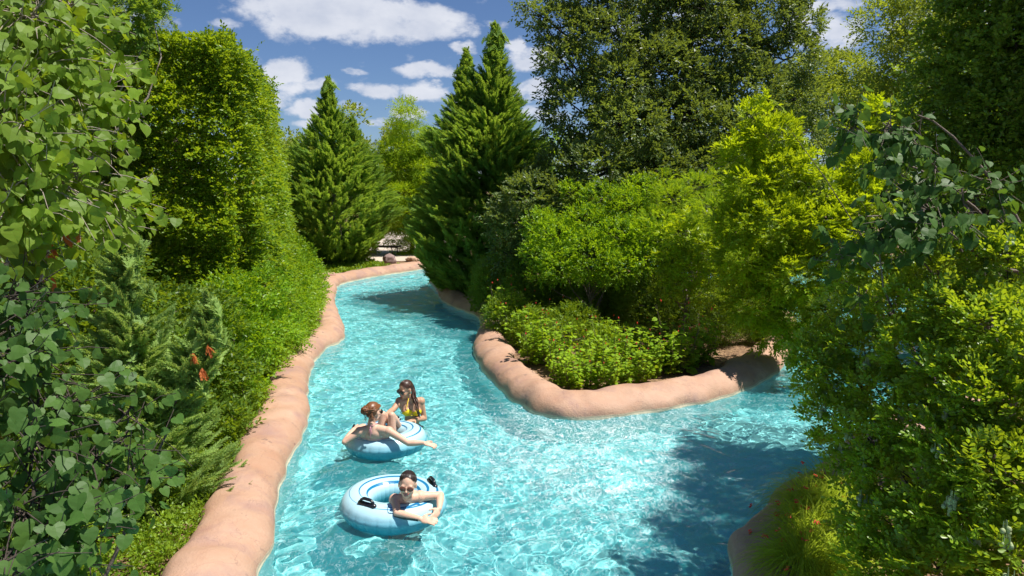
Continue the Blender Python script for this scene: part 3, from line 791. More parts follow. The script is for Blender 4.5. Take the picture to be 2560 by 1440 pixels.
# ---- clipped hedge ---------------------------------------------------
def hedge():
    global NL
    rg = np.random.RandomState(21)
    base = (-6.6, 16.0, 0.1); H = 6.35
    A = [(-7.9, 12.2), (-5.05, 12.6), (-5.75, 16.0), (-7.35, 21.0), (-10.5, 21.0), (-10.5, 12.2)]
    lv = Leaves()
    Om = []; Dm = []; Tm = []
    def face(a, b_, n, dens_top=1.0):
        a = np.array(a); b_ = np.array(b_); d = b_-a; nn = np.array([d[1], -d[0]]); nn = nn/np.linalg.norm(nn)
        s = rg.uniform(0, 1, n); z = rg.uniform(0.0, 1.0, n)*H
        P2 = a+d*s[:, None]
        q = np.stack([P2[:, 0]*0.7, P2[:, 1]*0.7, z*1.9], 1)     # layered horizontally: ledges
        off = 0.20*vnoise(q, 1.15, 5, 3)+0.10*vnoise(q*np.array([1, 1, 2.0]), 0.8, 9, 1)
        off = off+(1-z/H)**1.3*0.55-np.clip((z-H+0.55)/0.55, 0, 1)**2*0.45
        off = off-rg.uniform(0, 1, n)**2*0.30
        p = np.stack([P2[:, 0]+nn[0]*off, P2[:, 1]+nn[1]*off, z+0.1], 1)
        D = np.stack([np.full(n, nn[0]), np.full(n, nn[1]), np.full(n, 0.35)], 1)+rg.normal(size=(n, 3))*0.45
        Om.append(p); Dm.append(D); Tm.append(np.clip(0.5+0.35*vnoise(q, 0.9, 3, 2)+rg.normal(size=n)*0.15, 0, 1))
    face(A[0], A[1], 7600); face(A[1], A[2], 5200); face(A[2], A[3], 5600); face(A[5], A[0], 1600); face(A[3], A[4], 500)
    # top
    n = 5200
    x = rg.uniform(-10.5, -5, n*2); y = rg.uniform(12.2, 21, n*2); k = in_poly(x, y, A); x = x[k][:n]; y = y[k][:n]; n = len(x)
    q = np.stack([x, y, x*0], 1)
    p = np.stack([x, y, H+0.02+0.20*vnoise(q, 1.3, 7, 2)-rg.uniform(0, 0.3, n)], 1)
    Om.append(p); Dm.append(np.array([0, 0, 1.0])+rg.normal(size=(n, 3))*0.4); Tm.append(rg.uniform(0.3, 1, n))
    O = np.concatenate(Om); D = np.concatenate(Dm); T = np.concatenate(Tm)
    twigs(lv, O, D, rg, 0.26, 8, 0.080, 48, 'alt', 0.25, 0.38, T)
    # stray shoots above the top
    m = 90; i = rg.randint(0, len(p), m)
    twigs(lv, p[i]+np.array([0, 0, 0.1]), np.array([0, 0, 1.0])+rg.normal(size=(m, 3))*0.25, rg, 0.50, 10, 0.075, 45, 'alt', 0.1, 0.3, rg.uniform(0.5, 1, m))
    # thin inner foliage
    n = 3200
    x = rg.uniform(-10.5, -5, n*2); y = rg.uniform(12.6, 21, n*2); k = in_poly(x, y, A); x = x[k][:n]; y = y[k][:n]; n = len(x)
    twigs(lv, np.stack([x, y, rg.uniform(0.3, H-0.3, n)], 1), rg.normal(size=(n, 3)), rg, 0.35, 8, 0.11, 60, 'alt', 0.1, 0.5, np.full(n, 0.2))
    root = base_thing('hedge', 'tall clipped green hedge wall on the left bank', 'hedge', base)
    link('leaves', lv.mesh('leaves', 'oval', ML['hedge'], base), root)
    tb = Tubes()
    for k in range(16):
        fx, fy = rg.uniform(-9.5, -6.3), rg.uniform(13, 20.4)
        if not in_poly(np.array([fx]), np.array([fy]), A)[0]: continue
        P = tb.bend((fx, fy, -0.1), (fx, fy, H-0.6), 0.07, 0.02, rg, 0.03)
        for _ in range(12):
            q = P[rg.randint(1, 7)]; tb.bend(q, q+np.array([rg.uniform(-1.4, 1.4), rg.uniform(-1.4, 1.0), rg.uniform(0.1, 0.7)]), 0.02, 0.006, rg, 0.06, 5, sides=4)
    link('stem', tb.mesh('stem', M_BARK_D, base), root)
    NL += lv.n()
hedge()

def G3(px, py, D, z=0.1):
    x, y, _ = AT(px, py, D); return (x, D, z)

# light skirt of shrubs between hedge and coping
sk = [(-5.35, 12.3, 0.7, 0.85, 0.9, 0.75), (-5.5, 13.3, 1.2, 0.9, 0.9, 1.1), (-5.1, 14.0, 0.7, 0.75, 0.9, 0.7), (-5.7, 14.8, 1.4, 0.9, 1.0, 1.3), (-5.35, 15.6, 0.8, 0.75, 0.9, 0.8),
      (-5.75, 16.7, 1.2, 0.85, 1.0, 1.1), (-5.75, 17.8, 0.8, 0.75, 0.9, 0.75), (-6.2, 18.6, 1.3, 0.9, 1.0, 1.2), (-6.35, 19.8, 0.9, 0.9, 1.0, 0.9), (-7.0, 21.0, 1.0, 0.9, 1.0, 1.0), (-7.5, 22.3, 0.8, 0.8, 0.9, 0.8),
      (-4.95, 12.9, 0.45, 0.55, 0.7, 0.45), (-5.15, 14.9, 0.4, 0.5, 0.8, 0.42), (-5.4, 16.8, 0.4, 0.5, 0.8, 0.42), (-5.95, 18.9, 0.4, 0.55, 0.9, 0.42)]
_, n_ = broadleaf('spreading_shrub', 'loose bright green shrub spilling from the hedge foot to the left coping', 'shrub', (-5.8, 15.0, 0.1), sk, ML['skirt'], 0.065, 'oval', lai=2.2, length=0.26, nleaf=8, seed=31, trunk_r=0.05, fork=(-5.8, 15, 0.7), updir=0.5, crown_name='foliage', trunk_name='stem'); NL += n_
# mid shrub below the hedge, left of the juniper
sk = [E(150, 640, 9.6, 120), E(280, 660, 10.0, 90), E(250, 760, 9.0, 130), E(90, 760, 8.6, 130), E(420, 790, 9.8, 95), E(520, 800, 10.5, 90), E(330, 880, 9.0, 140), E(140, 900, 8.4, 150), E(500, 930, 9.8, 110),
      E(580, 960, 10.2, 80), E(180, 1060, 8.0, 160), E(420, 1060, 9.0, 130), E(560, 1060, 9.3, 80), E(40, 900, 7.6, 140), E(120, 1200, 7.0, 140)]
_, n_ = broadleaf('laurel_shrub', 'dark broadleaf shrub mass behind the young juniper', 'shrub', (-5.3, 9.2, 0.1), sk, ML['dark'], 0.075, 'oval', lai=2.2, length=0.24, nleaf=7, seed=33, trunk_r=0.07, fork=(-5.3, 9.2, 1.0), updir=0.5, mode='alt', crown_name='foliage', trunk_name='stem'); NL += n_
# bright shrub between juniper and hedge skirt
sk = [E(600, 760, 11.4, 75), E(660, 720, 12.0, 65), E(570, 730, 11.8, 60), E(620, 850, 11.0, 80), E(560, 880, 10.6, 80), E(640, 930, 10.9, 55), E(600, 990, 10.3, 60), E(690, 820, 12.0, 55), E(630, 1030, 10.4, 40)]
_, n_ = broadleaf('spreading_shrub', 'yellow-green shrub between the young juniper and the hedge', 'shrub', (-4.6, 11.3, 0.1), sk, ML['yellow'], 0.07, 'oval', lai=2.2, length=0.25, nleaf=8, seed=34, trunk_r=0.04, fork=(-4.6, 11.3, 0.8), updir=0.5, crown_name='foliage', trunk_name='stem'); NL += n_

# ---- heart-leaved redbuds in the left foreground -----------------------
def redbud(label, base, clumps, mat, leaf, dens, seed, dirb, bark, name='redbud_tree', length=0.34, nleaf=6, tr=0.05, fork=None):
    global NL
    rg = np.random.RandomState(seed); C = np.asarray(clumps, float)
    root = base_thing(name, label, 'tree', base)
    C = C.copy(); C[:, 3:] = np.maximum(C[:, 3:]-0.85*length, 0.35*C[:, 3:])
    O, D, T = clump_twigs(rg, C, dens, cull=0.5, shell=(0.25, 1.0), back=0.6, inner=0.2, updir=0.0, rnd=0.5)
    D = D+np.array(dirb)
    lv = Leaves(); D = unit(D); n = len(O)
    tb = Tubes()
    ln = length*rg.uniform(0.6, 1.4, n)
    for i in range(n): tb.bend(O[i]-D[i]*ln[i]*0.3, O[i]+D[i]*ln[i], 0.005, 0.0018, rg, 0.05, 5, sides=4)
    for j in range(nleaf):
        t = (j+0.8)/nleaf; sgn = 1 if j % 2 else -1
        side = unit(np.cross(D, [0, 0, 1.0]))*sgn
        p = O+D*(ln*t)[:, None]
        st = side*0.035+rg.normal(size=(n, 3))*0.012+np.array([0, 0, -0.012])
        az = rg.uniform(0, 6.28, n); 
        X = side*0.45+D*0.35+np.array([0, 0, -0.75])+rg.normal(size=(n, 3))*0.30          # blades hang from their stalks
        Z = np.array([0.25, -0.55, 0.75])+rg.normal(size=(n, 3))*0.55
        lv.add(p+st, X, Z, leaf*rg.uniform(0.45, 1.3, n), np.clip(T*0.5+rg.uniform(0, 0.5, n), 0, 1))
    link('crown', lv.mesh('crown', 'heart', mat, base), root)
    b = np.array(base, float); f = np.array(fork if fork is not None else (b+C[:, :3].mean(0))/2)
    P = tb.bend(b-np.array([0, 0, .2]), f, tr, tr*0.6, rg, 0.04)
    for c in C:
        tb.bend(P[rg.randint(3, 7)], c[:3]+rg.normal(size=3)*0.1, tr*0.34, 0.006, rg, 0.08, 8, sides=6)
    link('trunk', tb.mesh('trunk', bark, base), root)
    NL += lv.n(); return root
up = [E(275, 255, 4.6, 45, .3), E(275, 505, 4.6, 42, .25), E(90, 60, 4.4, 110, .55), E(190, 40, 4.9, 80, .5), E(60, 190, 4.2, 110, .5), E(165, 200, 4.5, 90, .5), E(30, 330, 3.9, 110, .5), E(130, 330, 4.2, 100, .5), E(205, 300, 4.6, 60, .4), E(100, 450, 4.0, 120, .5), E(205, 470, 4.4, 65, .4), E(262, 235, 4.5, 42, .25),
      E(268, 500, 4.5, 40, .25), E(20, 520, 3.8, 100, .45), E(60, 600, 4.0, 60, .35), E(-100, 250, 4.2, 160, .7), E(-120, 0, 4.4, 180, .8), E(-100, 480, 4.2, 150, .6), E(150, 120, 5.0, 120, .5)]
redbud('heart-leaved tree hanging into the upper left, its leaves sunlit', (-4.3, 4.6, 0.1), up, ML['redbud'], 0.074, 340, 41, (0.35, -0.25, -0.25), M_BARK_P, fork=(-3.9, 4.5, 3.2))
lo = [E(40, 760, 3.6, 80, .4), E(40, 920, 3.3, 110, .45), E(170, 1010, 3.5, 60, .35), E(325, 1040, 3.7, 50, .2), E(90, 1100, 3.1, 120, .4), E(230, 1150, 3.3, 80, .3), E(325, 1190, 3.4, 45, .2), E(60, 1280, 2.9, 130, .4), E(180, 1330, 3.0, 90, .35), E(30, 1420, 2.7, 120, .4),
      E(-100, 900, 3.2, 160, .5), E(-120, 1200, 3.0, 180, .5), E(110, 870, 3.9, 40, .3), E(60, 690, 4.0, 60, .3), E(310, 1110, 3.5, 40, .2)]
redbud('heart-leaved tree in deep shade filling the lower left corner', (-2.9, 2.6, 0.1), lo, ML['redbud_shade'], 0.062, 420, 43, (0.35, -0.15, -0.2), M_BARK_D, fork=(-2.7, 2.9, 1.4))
# rusty dead leaves among the upper redbud
rd = [o for o in bpy.data.objects if o.name.startswith('redbud_tree')][0]
lv = Leaves(); rg = np.random.RandomState(9)
for (px, py) in ((130, 610), (175, 600), (180, 625), (125, 640), (120, 710), (135, 700)):
    p0 = np.array(AT(px, py, 4.3)); lv.add(p0[None]+rg.normal(size=(2, 3))*0.02, np.array([[0.1, 0, -1], [0.3, 0.1, -1.0]]), rg.normal(size=(2, 3))+np.array([0, -1.0, 0.2]), 0.085, rg.uniform(0, 1, 2), 0.55)
link('dead_leaves', lv.mesh('dead_leaves', 'heart', M_DRY, rd.location[:]), rd)

# ---- trees top left behind the redbud --------------------------------
cl = [E(180, 60, 11.5, 110), E(290, 40, 11.5, 95), E(380, 30, 11.8, 50), E(240, 120, 11.2, 80), E(160, 180, 11.0, 110), E(330, 110, 12, 50), E(150, 290, 10.6, 90), E(60, 80, 11, 140), E(40, 300, 10.8, 140), E(60, 480, 10.5, 140),
      E(300, -30, 11.8, 90), E(180, -80, 11.5, 120), E(400, -10, 12, 40), E(20, -80, 11, 160)]
_, n_ = broadleaf('maple_tree', 'star-leaved tree reaching over the hedge at the top left', 'tree', (-8.4, 11.2, 0.1), cl, ML['maple'], 0.13, 'star', lai=1.8, length=0.34, nleaf=6, seed=51, trunk_r=0.14, droop=0.3, bark=M_BARK_P, jit=0.5); NL += n_
cl = [E(330, 110, 24, 55), E(390, 80, 24, 40), E(350, 60, 24, 60), E(280, 140, 24, 70), E(220, 60, 24, 90), E(150, 120, 24, 100), E(330, 0, 24, 70)]
_, n_ = broadleaf('willow_tree', 'thin grey-green tree seen past the hedge top on the far left', 'tree', (-14, 24, 0.1), cl, ML['far'], 0.09, 'lance', lai=0.9, length=0.5, nleaf=8, seed=52, trunk_r=0.16, back=0.2); NL += n_
NL_LEFT = NL
# ---- the big oak on the island ------------------------------------------
rg = np.random.RandomState(61)
cl = [E(1400, 70, 20.5, 70), E(1345, 40, 20.3, 45), E(1310, 15, 20.2, 30), E(1500, 110, 20.0, 95), E(1420, 170, 19.8, 75), E(1385, 130, 20.2, 45), E(1560, 20, 21, 100), E(1660, 60, 21.5, 90), E(1650, 180, 20.2, 100), E(1540, 220, 19.6, 90), E(1440, 280, 19.6, 85),
      E(1400, 330, 19.8, 50), E(1395, 235, 19.9, 45), E(1560, 330, 19.2, 110), E(1700, 300, 19.8, 100), E(1790, 130, 21, 110), E(1900, 60, 21.5, 100), E(1860, 230, 20.5, 95), E(1960, 150, 21.5, 80), E(1990, 250, 21.5, 60), E(2020, 330, 22, 45), E(1800, 330, 19.6, 85), E(1760, 420, 19.2, 90),
      E(1640, 430, 18.8, 95), E(1500, 430, 18.7, 100), E(1400, 420, 19.3, 60), E(1430, 520, 18.4, 90), E(1330, 500, 18.6, 80), E(1290, 560, 18.6, 70), E(1240, 540, 19.0, 40), E(1380, 600, 18.3, 85), E(1280, 640, 18.8, 60), E(1560, 560, 18.2, 100), E(1690, 520, 18.5, 90), E(1350, 440, 19.4, 45),
      E(1480, -30, 21, 100), E(1620, -80, 21.5, 130), E(1780, -60, 22, 130), E(1920, -50, 22, 110), E(1880, 340, 20.2, 80), E(1940, 400, 20.8, 70), E(1500, 20, 21, 70), E(2010, 60, 22, 50), E(1700, 0, 22.5, 90)]
cl = [c[:4]+[c[4]*1.15, c[5]] for c in cl]
extra = crown_clumps(rg, (5.2, 21.5, 7.0), (3.6, 2.8, 4.0), 26, 0.75, (0.3, 0.75))
_, n_ = broadleaf('oak_tree', 'huge dark live oak towering over the middle of the island', 'tree', (4.9, 21.2, 0.16), np.vstack([np.array(cl), extra]), ML['oak'], 0.115, 'oval', lai=2.0, length=0.36, nleaf=9, seed=61, trunk_r=0.28, bark=M_BARK_D, branches=60, fork=(5.1, 21.4, 5.5), back=0.35, inner=0.12, wd=0.85, rnd=0.65); NL += n_

# ---- island shrubs ----------------------------------------------------
cl = [E(1390, 600, 16.6, 70), E(1350, 560, 16.8, 45), E(1340, 630, 16.4, 40), E(1460, 560, 16.8, 60), E(1470, 640, 16.2, 80), E(1400, 660, 16.0, 60), E(1540, 670, 15.8, 60), E(1550, 600, 16.4, 70), E(1500, 500, 17.2, 55), E(1560, 520, 17, 60), E(1620, 600, 16.2, 60), E(1600, 480, 17.4, 50), E(1350, 690, 16.2, 35),
      E(1600, 650, 15.8, 45), E(1430, 480, 17.6, 35)]
_, n_ = broadleaf('yellow_shrub', 'rounded yellow-green shrub below the oak on the island', 'shrub', (1.9, 16.4, 0.16), cl, ML['yellow'], 0.062, 'oval', lai=1.9, length=0.24, nleaf=9, seed=71, trunk_r=0.06, fork=(1.9, 16.4, 1.0), updir=0.55, branches=14, crown_name='foliage', trunk_name='stem'); NL += n_
cl = [E(1680, 500, 16.6, 55), E(1740, 470, 17, 50), E(1640, 560, 16.2, 55), E(1780, 540, 16.4, 60), E(1720, 580, 16, 60), E(1660, 450, 17.2, 35), E(1830, 500, 16.8, 50), E(1840, 600, 16, 60), E(1780, 440, 17.2, 25), E(1850, 660, 16.6, 50)]
_, n_ = broadleaf('feathery_shrub', 'fine-leaved yellow shrub with a wispy top behind the small trunk', 'shrub', (4.6, 16.3, 0.16), cl, ML['bald'], 0.05, 'lance', lai=1.6, length=0.32, nleaf=12, seed=72, trunk_r=0.05, fork=(4.6, 16.3, 1.4), updir=0.7, mode='pinnate', droop=0.35, branches=10, crown_name='foliage', trunk_name='stem'); NL += n_
# small tree with a visible trunk
bx, by = G(1697, 858, 0.16)
cl = [E(1700, 590, 14.6, 45), E(1745, 610, 14.7, 42), E(1680, 650, 14.4, 45), E(1725, 680, 14.2, 48), E(1690, 710, 14.1, 35), E(1745, 735, 14.2, 38), E(1670, 735, 14.0, 22), E(1780, 690, 14.6, 30), E(1710, 540, 14.9, 25), E(1765, 640, 14.8, 35)]
_, n_ = broadleaf('pistache_tree', 'small bright tree with a slim bare trunk by the island mulch', 'tree', (bx, by, 0.16), cl, ML['pist'], 0.11, 'lance', lai=3.2, length=0.28, nleaf=6, seed=73, trunk_r=0.055, fork=(bx+0.12, by, 1.55), updir=0.1, mode='pinnate', wd=1.25, droop=0.3, bark=M_BARK, branches=10); NL += n_
# tall bright one right of it
cl = [E(1890, 290, 13.9, 45), E(1930, 350, 13.6, 65), E(1860, 380, 13.9, 60), E(1830, 380, 14.1, 28), E(1960, 430, 13.4, 70), E(1880, 470, 13.4, 70), E(1990, 400, 13.6, 45), E(2050, 470, 13.2, 60), E(1930, 560, 13.0, 90), E(1840, 560, 13.4, 60), E(2040, 570, 12.8, 80), E(1860, 650, 13.2, 75), E(1980, 680, 12.8, 95), E(2100, 640, 12.5, 70),
      E(1880, 760, 13.2, 65), E(2000, 800, 13.0, 80), E(2110, 770, 12.8, 80), E(1930, 840, 13.6, 45), E(2120, 520, 12.8, 50), E(1910, 250, 14.0, 22), E(1980, 310, 13.9, 25), E(2060, 860, 13.0, 45), E(1820, 700, 13.9, 35), E(2160, 420, 13.2, 50), E(2150, 330, 13.5, 40), E(2190, 280, 13.6, 40), E(2170, 500, 13.0, 60)]
_, n_ = broadleaf('pistache_tree', 'tall pointed yellow-green tree on the right of the island', 'tree', (7.4, 10.9, 0.1), cl, ML['pist'], 0.11, 'lance', lai=3.8, length=0.27, nleaf=7, seed=74, trunk_r=0.045, fork=(6.3, 12.4, 2.0), updir=0.35, mode='pinnate', wd=1.2, droop=0.25, bark=M_BARK_D, branches=22); NL += n_

# fine dark undergrowth bush on the island
cl = [(1.2, 14.5, 0.45, 0.7, 0.5, 0.5), (2.1, 14.2, 0.40, 0.7, 0.5, 0.45), (0.5, 15.3, 0.5, 0.6, 0.6, 0.55), (1.4, 15.4, 0.55, 0.7, 0.6, 0.6), (2.6, 14.7, 0.35, 0.5, 0.5, 0.4), (1.9, 13.7, 0.3, 0.5, 0.4, 0.35), (0.7, 14.6, 0.3, .5, .5, .35), (-0.1, 16.6, 0.6, 0.6, .7, .65)]
_, n_ = broadleaf('undergrowth_shrub', 'low fine-leaved green bush among the red-flowered plants on the island', 'shrub', (1.6, 14.7, 0.16), cl, ML['cover'], 0.05, 'oval', lai=1.7, length=0.2, nleaf=8, seed=75, trunk_r=0.03, fork=(1.6, 14.7, 0.5), updir=0.5, branches=8, crown_name='foliage', trunk_name='stem'); NL += n_
cl = [(4.7, 15.4, 0.9, 0.6, 0.6, 0.75), (5.6, 15.9, 1.0, 0.8, 0.7, 0.9), (3.3, 16.3, 0.9, 0.9, 0.7, 0.9), (4.3, 16.9, 0.9, 0.8, 0.7, 1.0), (6.3, 15.4, 0.8, .6, .6, .7), (2.2, 17.2, 0.9, 0.9, 0.7, 1.0), (0.6, 18.2, 0.9, 0.9, 0.7, 1.1), (-0.4, 19.4, 0.9, 0.8, 0.7, 1.0), (6.9, 17.0, 1.1, .8, .7, 1.2)]
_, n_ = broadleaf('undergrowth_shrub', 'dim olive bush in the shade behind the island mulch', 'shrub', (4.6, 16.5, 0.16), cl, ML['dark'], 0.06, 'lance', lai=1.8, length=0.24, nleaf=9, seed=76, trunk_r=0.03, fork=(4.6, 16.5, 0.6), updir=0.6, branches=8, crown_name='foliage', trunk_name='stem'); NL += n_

cl = [(3.4, 18.2, 1.3, 1.1, .8, 1.1), (5.0, 18.4, 1.4, 1.1, .8, 1.2), (6.4, 18.0, 1.3, 0.9, .8, 1.1), (2.0, 18.8, 1.4, 1.1, .8, 1.2), (5.8, 19.2, 2.2, 1.0, .8, 1.0), (4.2, 19.4, 2.3, 1.1, .8, 1.0), (7.2, 19.2, 2.0, .8, .8, 1.2), (2.8, 19.8, 2.4, 1.0, .8, 1.0)]
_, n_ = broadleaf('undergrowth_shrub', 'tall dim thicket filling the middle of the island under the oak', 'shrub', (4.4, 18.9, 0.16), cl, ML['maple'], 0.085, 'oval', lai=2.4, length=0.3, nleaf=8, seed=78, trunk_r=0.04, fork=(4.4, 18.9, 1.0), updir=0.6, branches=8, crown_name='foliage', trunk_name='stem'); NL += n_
# ---- turk's cap plants ----------------------------------------------------
def make_cap(seed, nst, hgt):
    rg = np.random.RandomState(seed)
    root = thing('red_flower_plant', 'leafy plant with small upright red flowers along the island coping', 'plant', (0, 0, 0), 'red-flowered plants along the island coping')
    lv = Leaves(); tb = Tubes(); tips = []
    for k in range(nst):
        a = rg.uniform(0, 6.28); r = rg.uniform(0.02, 0.16); s0 = np.array([math.cos(a)*r, math.sin(a)*r, -0.05])
        h = hgt*rg.uniform(0.65, 1.1); lean = np.array([math.cos(a), math.sin(a), 0])*rg.uniform(0.05, 0.40)*h
        P = tb.bend(s0, s0+lean+np.array([0, 0, h]), 0.007, 0.003, rg, 0.03, 6, sides=4); tips.append(P[-1])
        m = 18; t = rg.uniform(0.12, 1.0, m); idx = t*(len(P)-1); i0 = np.clip(idx.astype(int), 0, len(P)-2)
        p = P[i0]+(P[i0+1]-P[i0])*(idx-i0)[:, None]
        az = np.arange(m)*2.4+rg.uniform(0, 6)
        X = np.stack([np.cos(az), np.sin(az), rg.uniform(-0.5, 0.25, m)], 1)
        st = X*0.05
        lv.add(p+st, X, np.array([0, 0, 1.0])+rg.normal(size=(m, 3))*0.35, 0.18*rg.uniform(0.5, 1.1, m)*(1.1-0.4*t), rg.uniform(0.1, 1, m))
    link('foliage', lv.mesh('foliage', 'lobed', ML['cap'], (0, 0, 0)), root)
    link('stem', tb.mesh('stem', M_TWIG, (0, 0, 0)), root)
    # flower: furled petal tube with a stamen column
    fv = Tubes(); fv.add([(0, 0, 0), (0, 0, 0.012), (0, 0, 0.03), (0.001, 0, 0.045)], [0.006, 0.012, 0.015, 0.009], 6); fv.add([(0, 0, 0.04), (0.002, 0, 0.062)], [0.003, 0.004], 4)
    fm = fv.mesh('flower', M_RED)
    for k in range(nst//3):
        t = tips[k % nst]; f = link('flower', fm, root, tuple(t+rg.normal(size=3)*np.array([0.07, 0.07, 0.05])+np.array([0, 0, 0.03])))
        f.rotation_euler = (rg.uniform(-.5, .5), rg.uniform(-.5, .5), 0)
    return root
protos = [make_cap(1, 13, 1.15), make_cap(2, 10, 0.95), make_cap(3, 15, 1.35)]
caps = []
px_caps = [(1262, 770), (1290, 760), (1255, 800), (1295, 815), (1330, 830), (1262, 835), (1300, 862), (1340, 870), (1370, 905), (1330, 905), (1240, 760), (1375, 850),
           (1400, 925), (1440, 945), (1395, 955), (1430, 968), (1475, 962), (1520, 970), (1480, 930), (1560, 958), (1530, 935), (1600, 950), (1580, 925), (1630, 935), (1670, 930), (1640, 915), (1700, 925), (1725, 910), (1690, 900), (1760, 905),
           (1620, 905), (1560, 890), (1570, 800), (1500, 880)]
rg = np.random.RandomState(77)
IIN = [tuple(p) for p in I_IN[::4]]
for i, (px, py) in enumerate(px_caps):
    x, y = G(px, py+6, 0.16)
    if not in_poly(np.array([x]), np.array([y]), IIN)[0]:       # step inland until clear of the coping
        c = np.array([2.2, 17.0]); p = np.array([x, y])
        for _ in range(60):
            p = p+(c-p)/np.linalg.norm(c-p)*0.06
            if in_poly(np.array([p[0]]), np.array([p[1]]), IIN)[0]: break
        p = p+(c-p)/np.linalg.norm(c-p)*0.08; x, y = p
    pr = protos[i % 3]
    o = pr if i < 3 else copy_tree(pr)
    where = 'at the left tip' if px < 1385 else ('on the front edge' if px < 1600 else 'in front of the mulch')
    o['label'] = 'soft-leaved plant with upright red flowers '+where+' of the island'; o['group'] = 'red-flowered plants '+where+' of the island'
    o.location = (x, y, 0.17); o.rotation_euler = (0, 0, rg.uniform(0, 6.28)); s_ = rg.uniform(0.62, 0.98)*(0.8 if py > 930 else 1.0); o.scale = (s_, s_, s_)

# ---- mescalbean in the right foreground -----------------------------------
cl = [E(2040, 890, 6.6, 70), E(2100, 950, 6.2, 80), E(2150, 870, 6.2, 80), E(2080, 1040, 6.0, 85), E(2200, 980, 5.6, 90), E(2180, 1100, 5.4, 100), E(2120, 1170, 5.4, 60), E(2250, 1180, 5.0, 110), E(2180, 1290, 5.0, 90), E(2120, 1330, 5.3, 45), E(2300, 1060, 5.0, 110), E(2300, 880, 5.4, 110),
      E(2260, 1330, 4.6, 120), E(2200, 1420, 4.6, 110), E(2400, 950, 4.9, 120), E(2420, 1130, 4.5, 140), E(2400, 1290, 4.3, 140), E(2340, 1430, 4.2, 140), E(2500, 1000, 4.5, 140), E(2530, 1200, 4.1, 150), E(2520, 1380, 3.9, 150), E(2500, 820, 4.8, 120), E(2400, 780, 5.2, 110), E(2270, 760, 5.8, 90),
      E(2520, 650, 5.2, 100), E(2440, 620, 5.5, 70), E(2190, 680, 6.4, 60), E(2260, 640, 6.4, 55), E(2020, 960, 6.6, 45), E(2050, 1110, 6.0, 35), E(2330, 690, 5.9, 70), E(2650, 900, 4.5, 180), E(2680, 1250, 4.0, 200), E(1990, 880, 6.9, 40), E(2130, 780, 6.8, 55), E(2110, 710, 6.7, 55), E(2200, 760, 6.2, 70), E(2050, 850, 6.9, 45), E(2300, 640, 6.3, 60), E(2170, 650, 6.6, 45), E(2060, 770, 7.0, 40)]
ms, n_ = broadleaf('mescalbean_tree', 'glossy round-leafleted tree with pale pods filling the right foreground', 'tree', (3.6, 4.9, 0.1), cl, ML['mescal'], 0.045, 'obovate', lai=4.2, length=0.125, nleaf=5, seed=81, trunk_r=0.06, updir=0.35, mode='pinnate', droop=0.1, ang=62, bark=M_BARK_D, branches=34, fork=(3.5, 5.0, 1.3), shell=(0.55, 1.08), cull=0.7, jit=0.3, back=0.6); NL += n_
# pods
M_POD = simple('pale_pod', (0.30, 0.36, 0.17), 0.6, 0.25, 25, 0.3, 60)
def pod_cluster(rg):
    import bmesh
    bm = bmesh.new()
    for k in range(rg.randint(3, 6)):
        a = rg.uniform(0, 6.28); c = Vector((math.cos(a)*0.028, math.sin(a)*0.028, -0.05-rg.uniform(0, 0.035)))
        for q in range(rg.randint(1, 4)):
            r = bmesh.ops.create_icosphere(bm, subdivisions=2, radius=0.0155)
            for v in r['verts']: v.co = Vector((v.co.x, v.co.y, v.co.z*1.15))+c+Vector((0, 0, -0.022*q))
        r = bmesh.ops.create_cone(bm, segments=5, radius1=0.005, radius2=0.002, depth=0.06)
        for v in r['verts']: v.co += Vector((c.x*0.6, c.y*0.6, c.z*0.5))
    me = bpy.data.meshes.new('seed_pods'); bm.to_mesh(me); bm.free(); me.materials.append(M_POD)
    for p in me.polygons: p.use_smooth = True
    return me
rg = np.random.RandomState(5)
pods = [pod_cluster(rg) for _ in range(4)]
for i, (px, py, D) in enumerate([(2355, 975, 4.7), (2375, 1010, 4.6), (2060, 1010, 5.8), (2080, 1030, 5.8), (2155, 1145, 5.1), (2165, 1165, 5.1), (2155, 1225, 4.9), (2172, 1235, 4.9), (2345, 1110, 4.4), (2385, 1225, 4.1), (2375, 1240, 4.1), (2510, 1300, 3.75), (2520, 1340, 3.7), (2440, 1320, 3.9), (2530, 1420, 3.6), (2360, 1000, 4.7),
        (2170, 895, 5.6), (2460, 895, 4.6), (2540, 850, 4.6), (2100, 1110, 5.4), (2440, 590, 5.2), (2370, 500, 5.9), (2365, 510, 5.9), (2340, 490, 5.8), (2530, 590, 5.0), (2120, 1065, 5.4), (2255, 1020, 5.2), (2410, 930, 4.7)]):
    x, y, z = AT(px, py, D); o = link('seed_pods', pods[i % 4], ms, (x-3.6, y-4.9, z-0.1)); o.rotation_euler = (0, 0, i*1.7)

# heart-leaved branches reaching across on the right
cl = [E(2130, 320, 6.2, 55, .3), E(2220, 320, 6.1, 50, .3), E(2270, 350, 6.0, 50, .3), E(2200, 400, 6.0, 45, .25), E(2330, 420, 5.8, 60, .3), E(2260, 470, 5.8, 50, .3), E(2240, 550, 5.6, 55, .3), E(2180, 590, 5.7, 45, .25), E(2320, 520, 5.6, 60, .3), E(2110, 640, 6.0, 35, .2), E(2090, 615, 6.1, 30, .2), E(2400, 480, 5.7, 60, .3), E(2480, 460, 5.6, 60, .3),
      E(2150, 740, 6.0, 25, .2), E(2400, 560, 5.3, 50, .3), E(2300, 600, 5.5, 45, .3), E(2500, 560, 5.4, 50, .3)]
redbud('heart-leaved tree reaching in from the right above the glossy foliage', (5.0, 6.2, 0.1), cl, ML['redbud_shade'], 0.090, 260, 91, (-0.35, -0.25, -0.05), M_BARK, fork=(4.6, 6.1, 3.0), length=0.25, nleaf=5, tr=0.05)
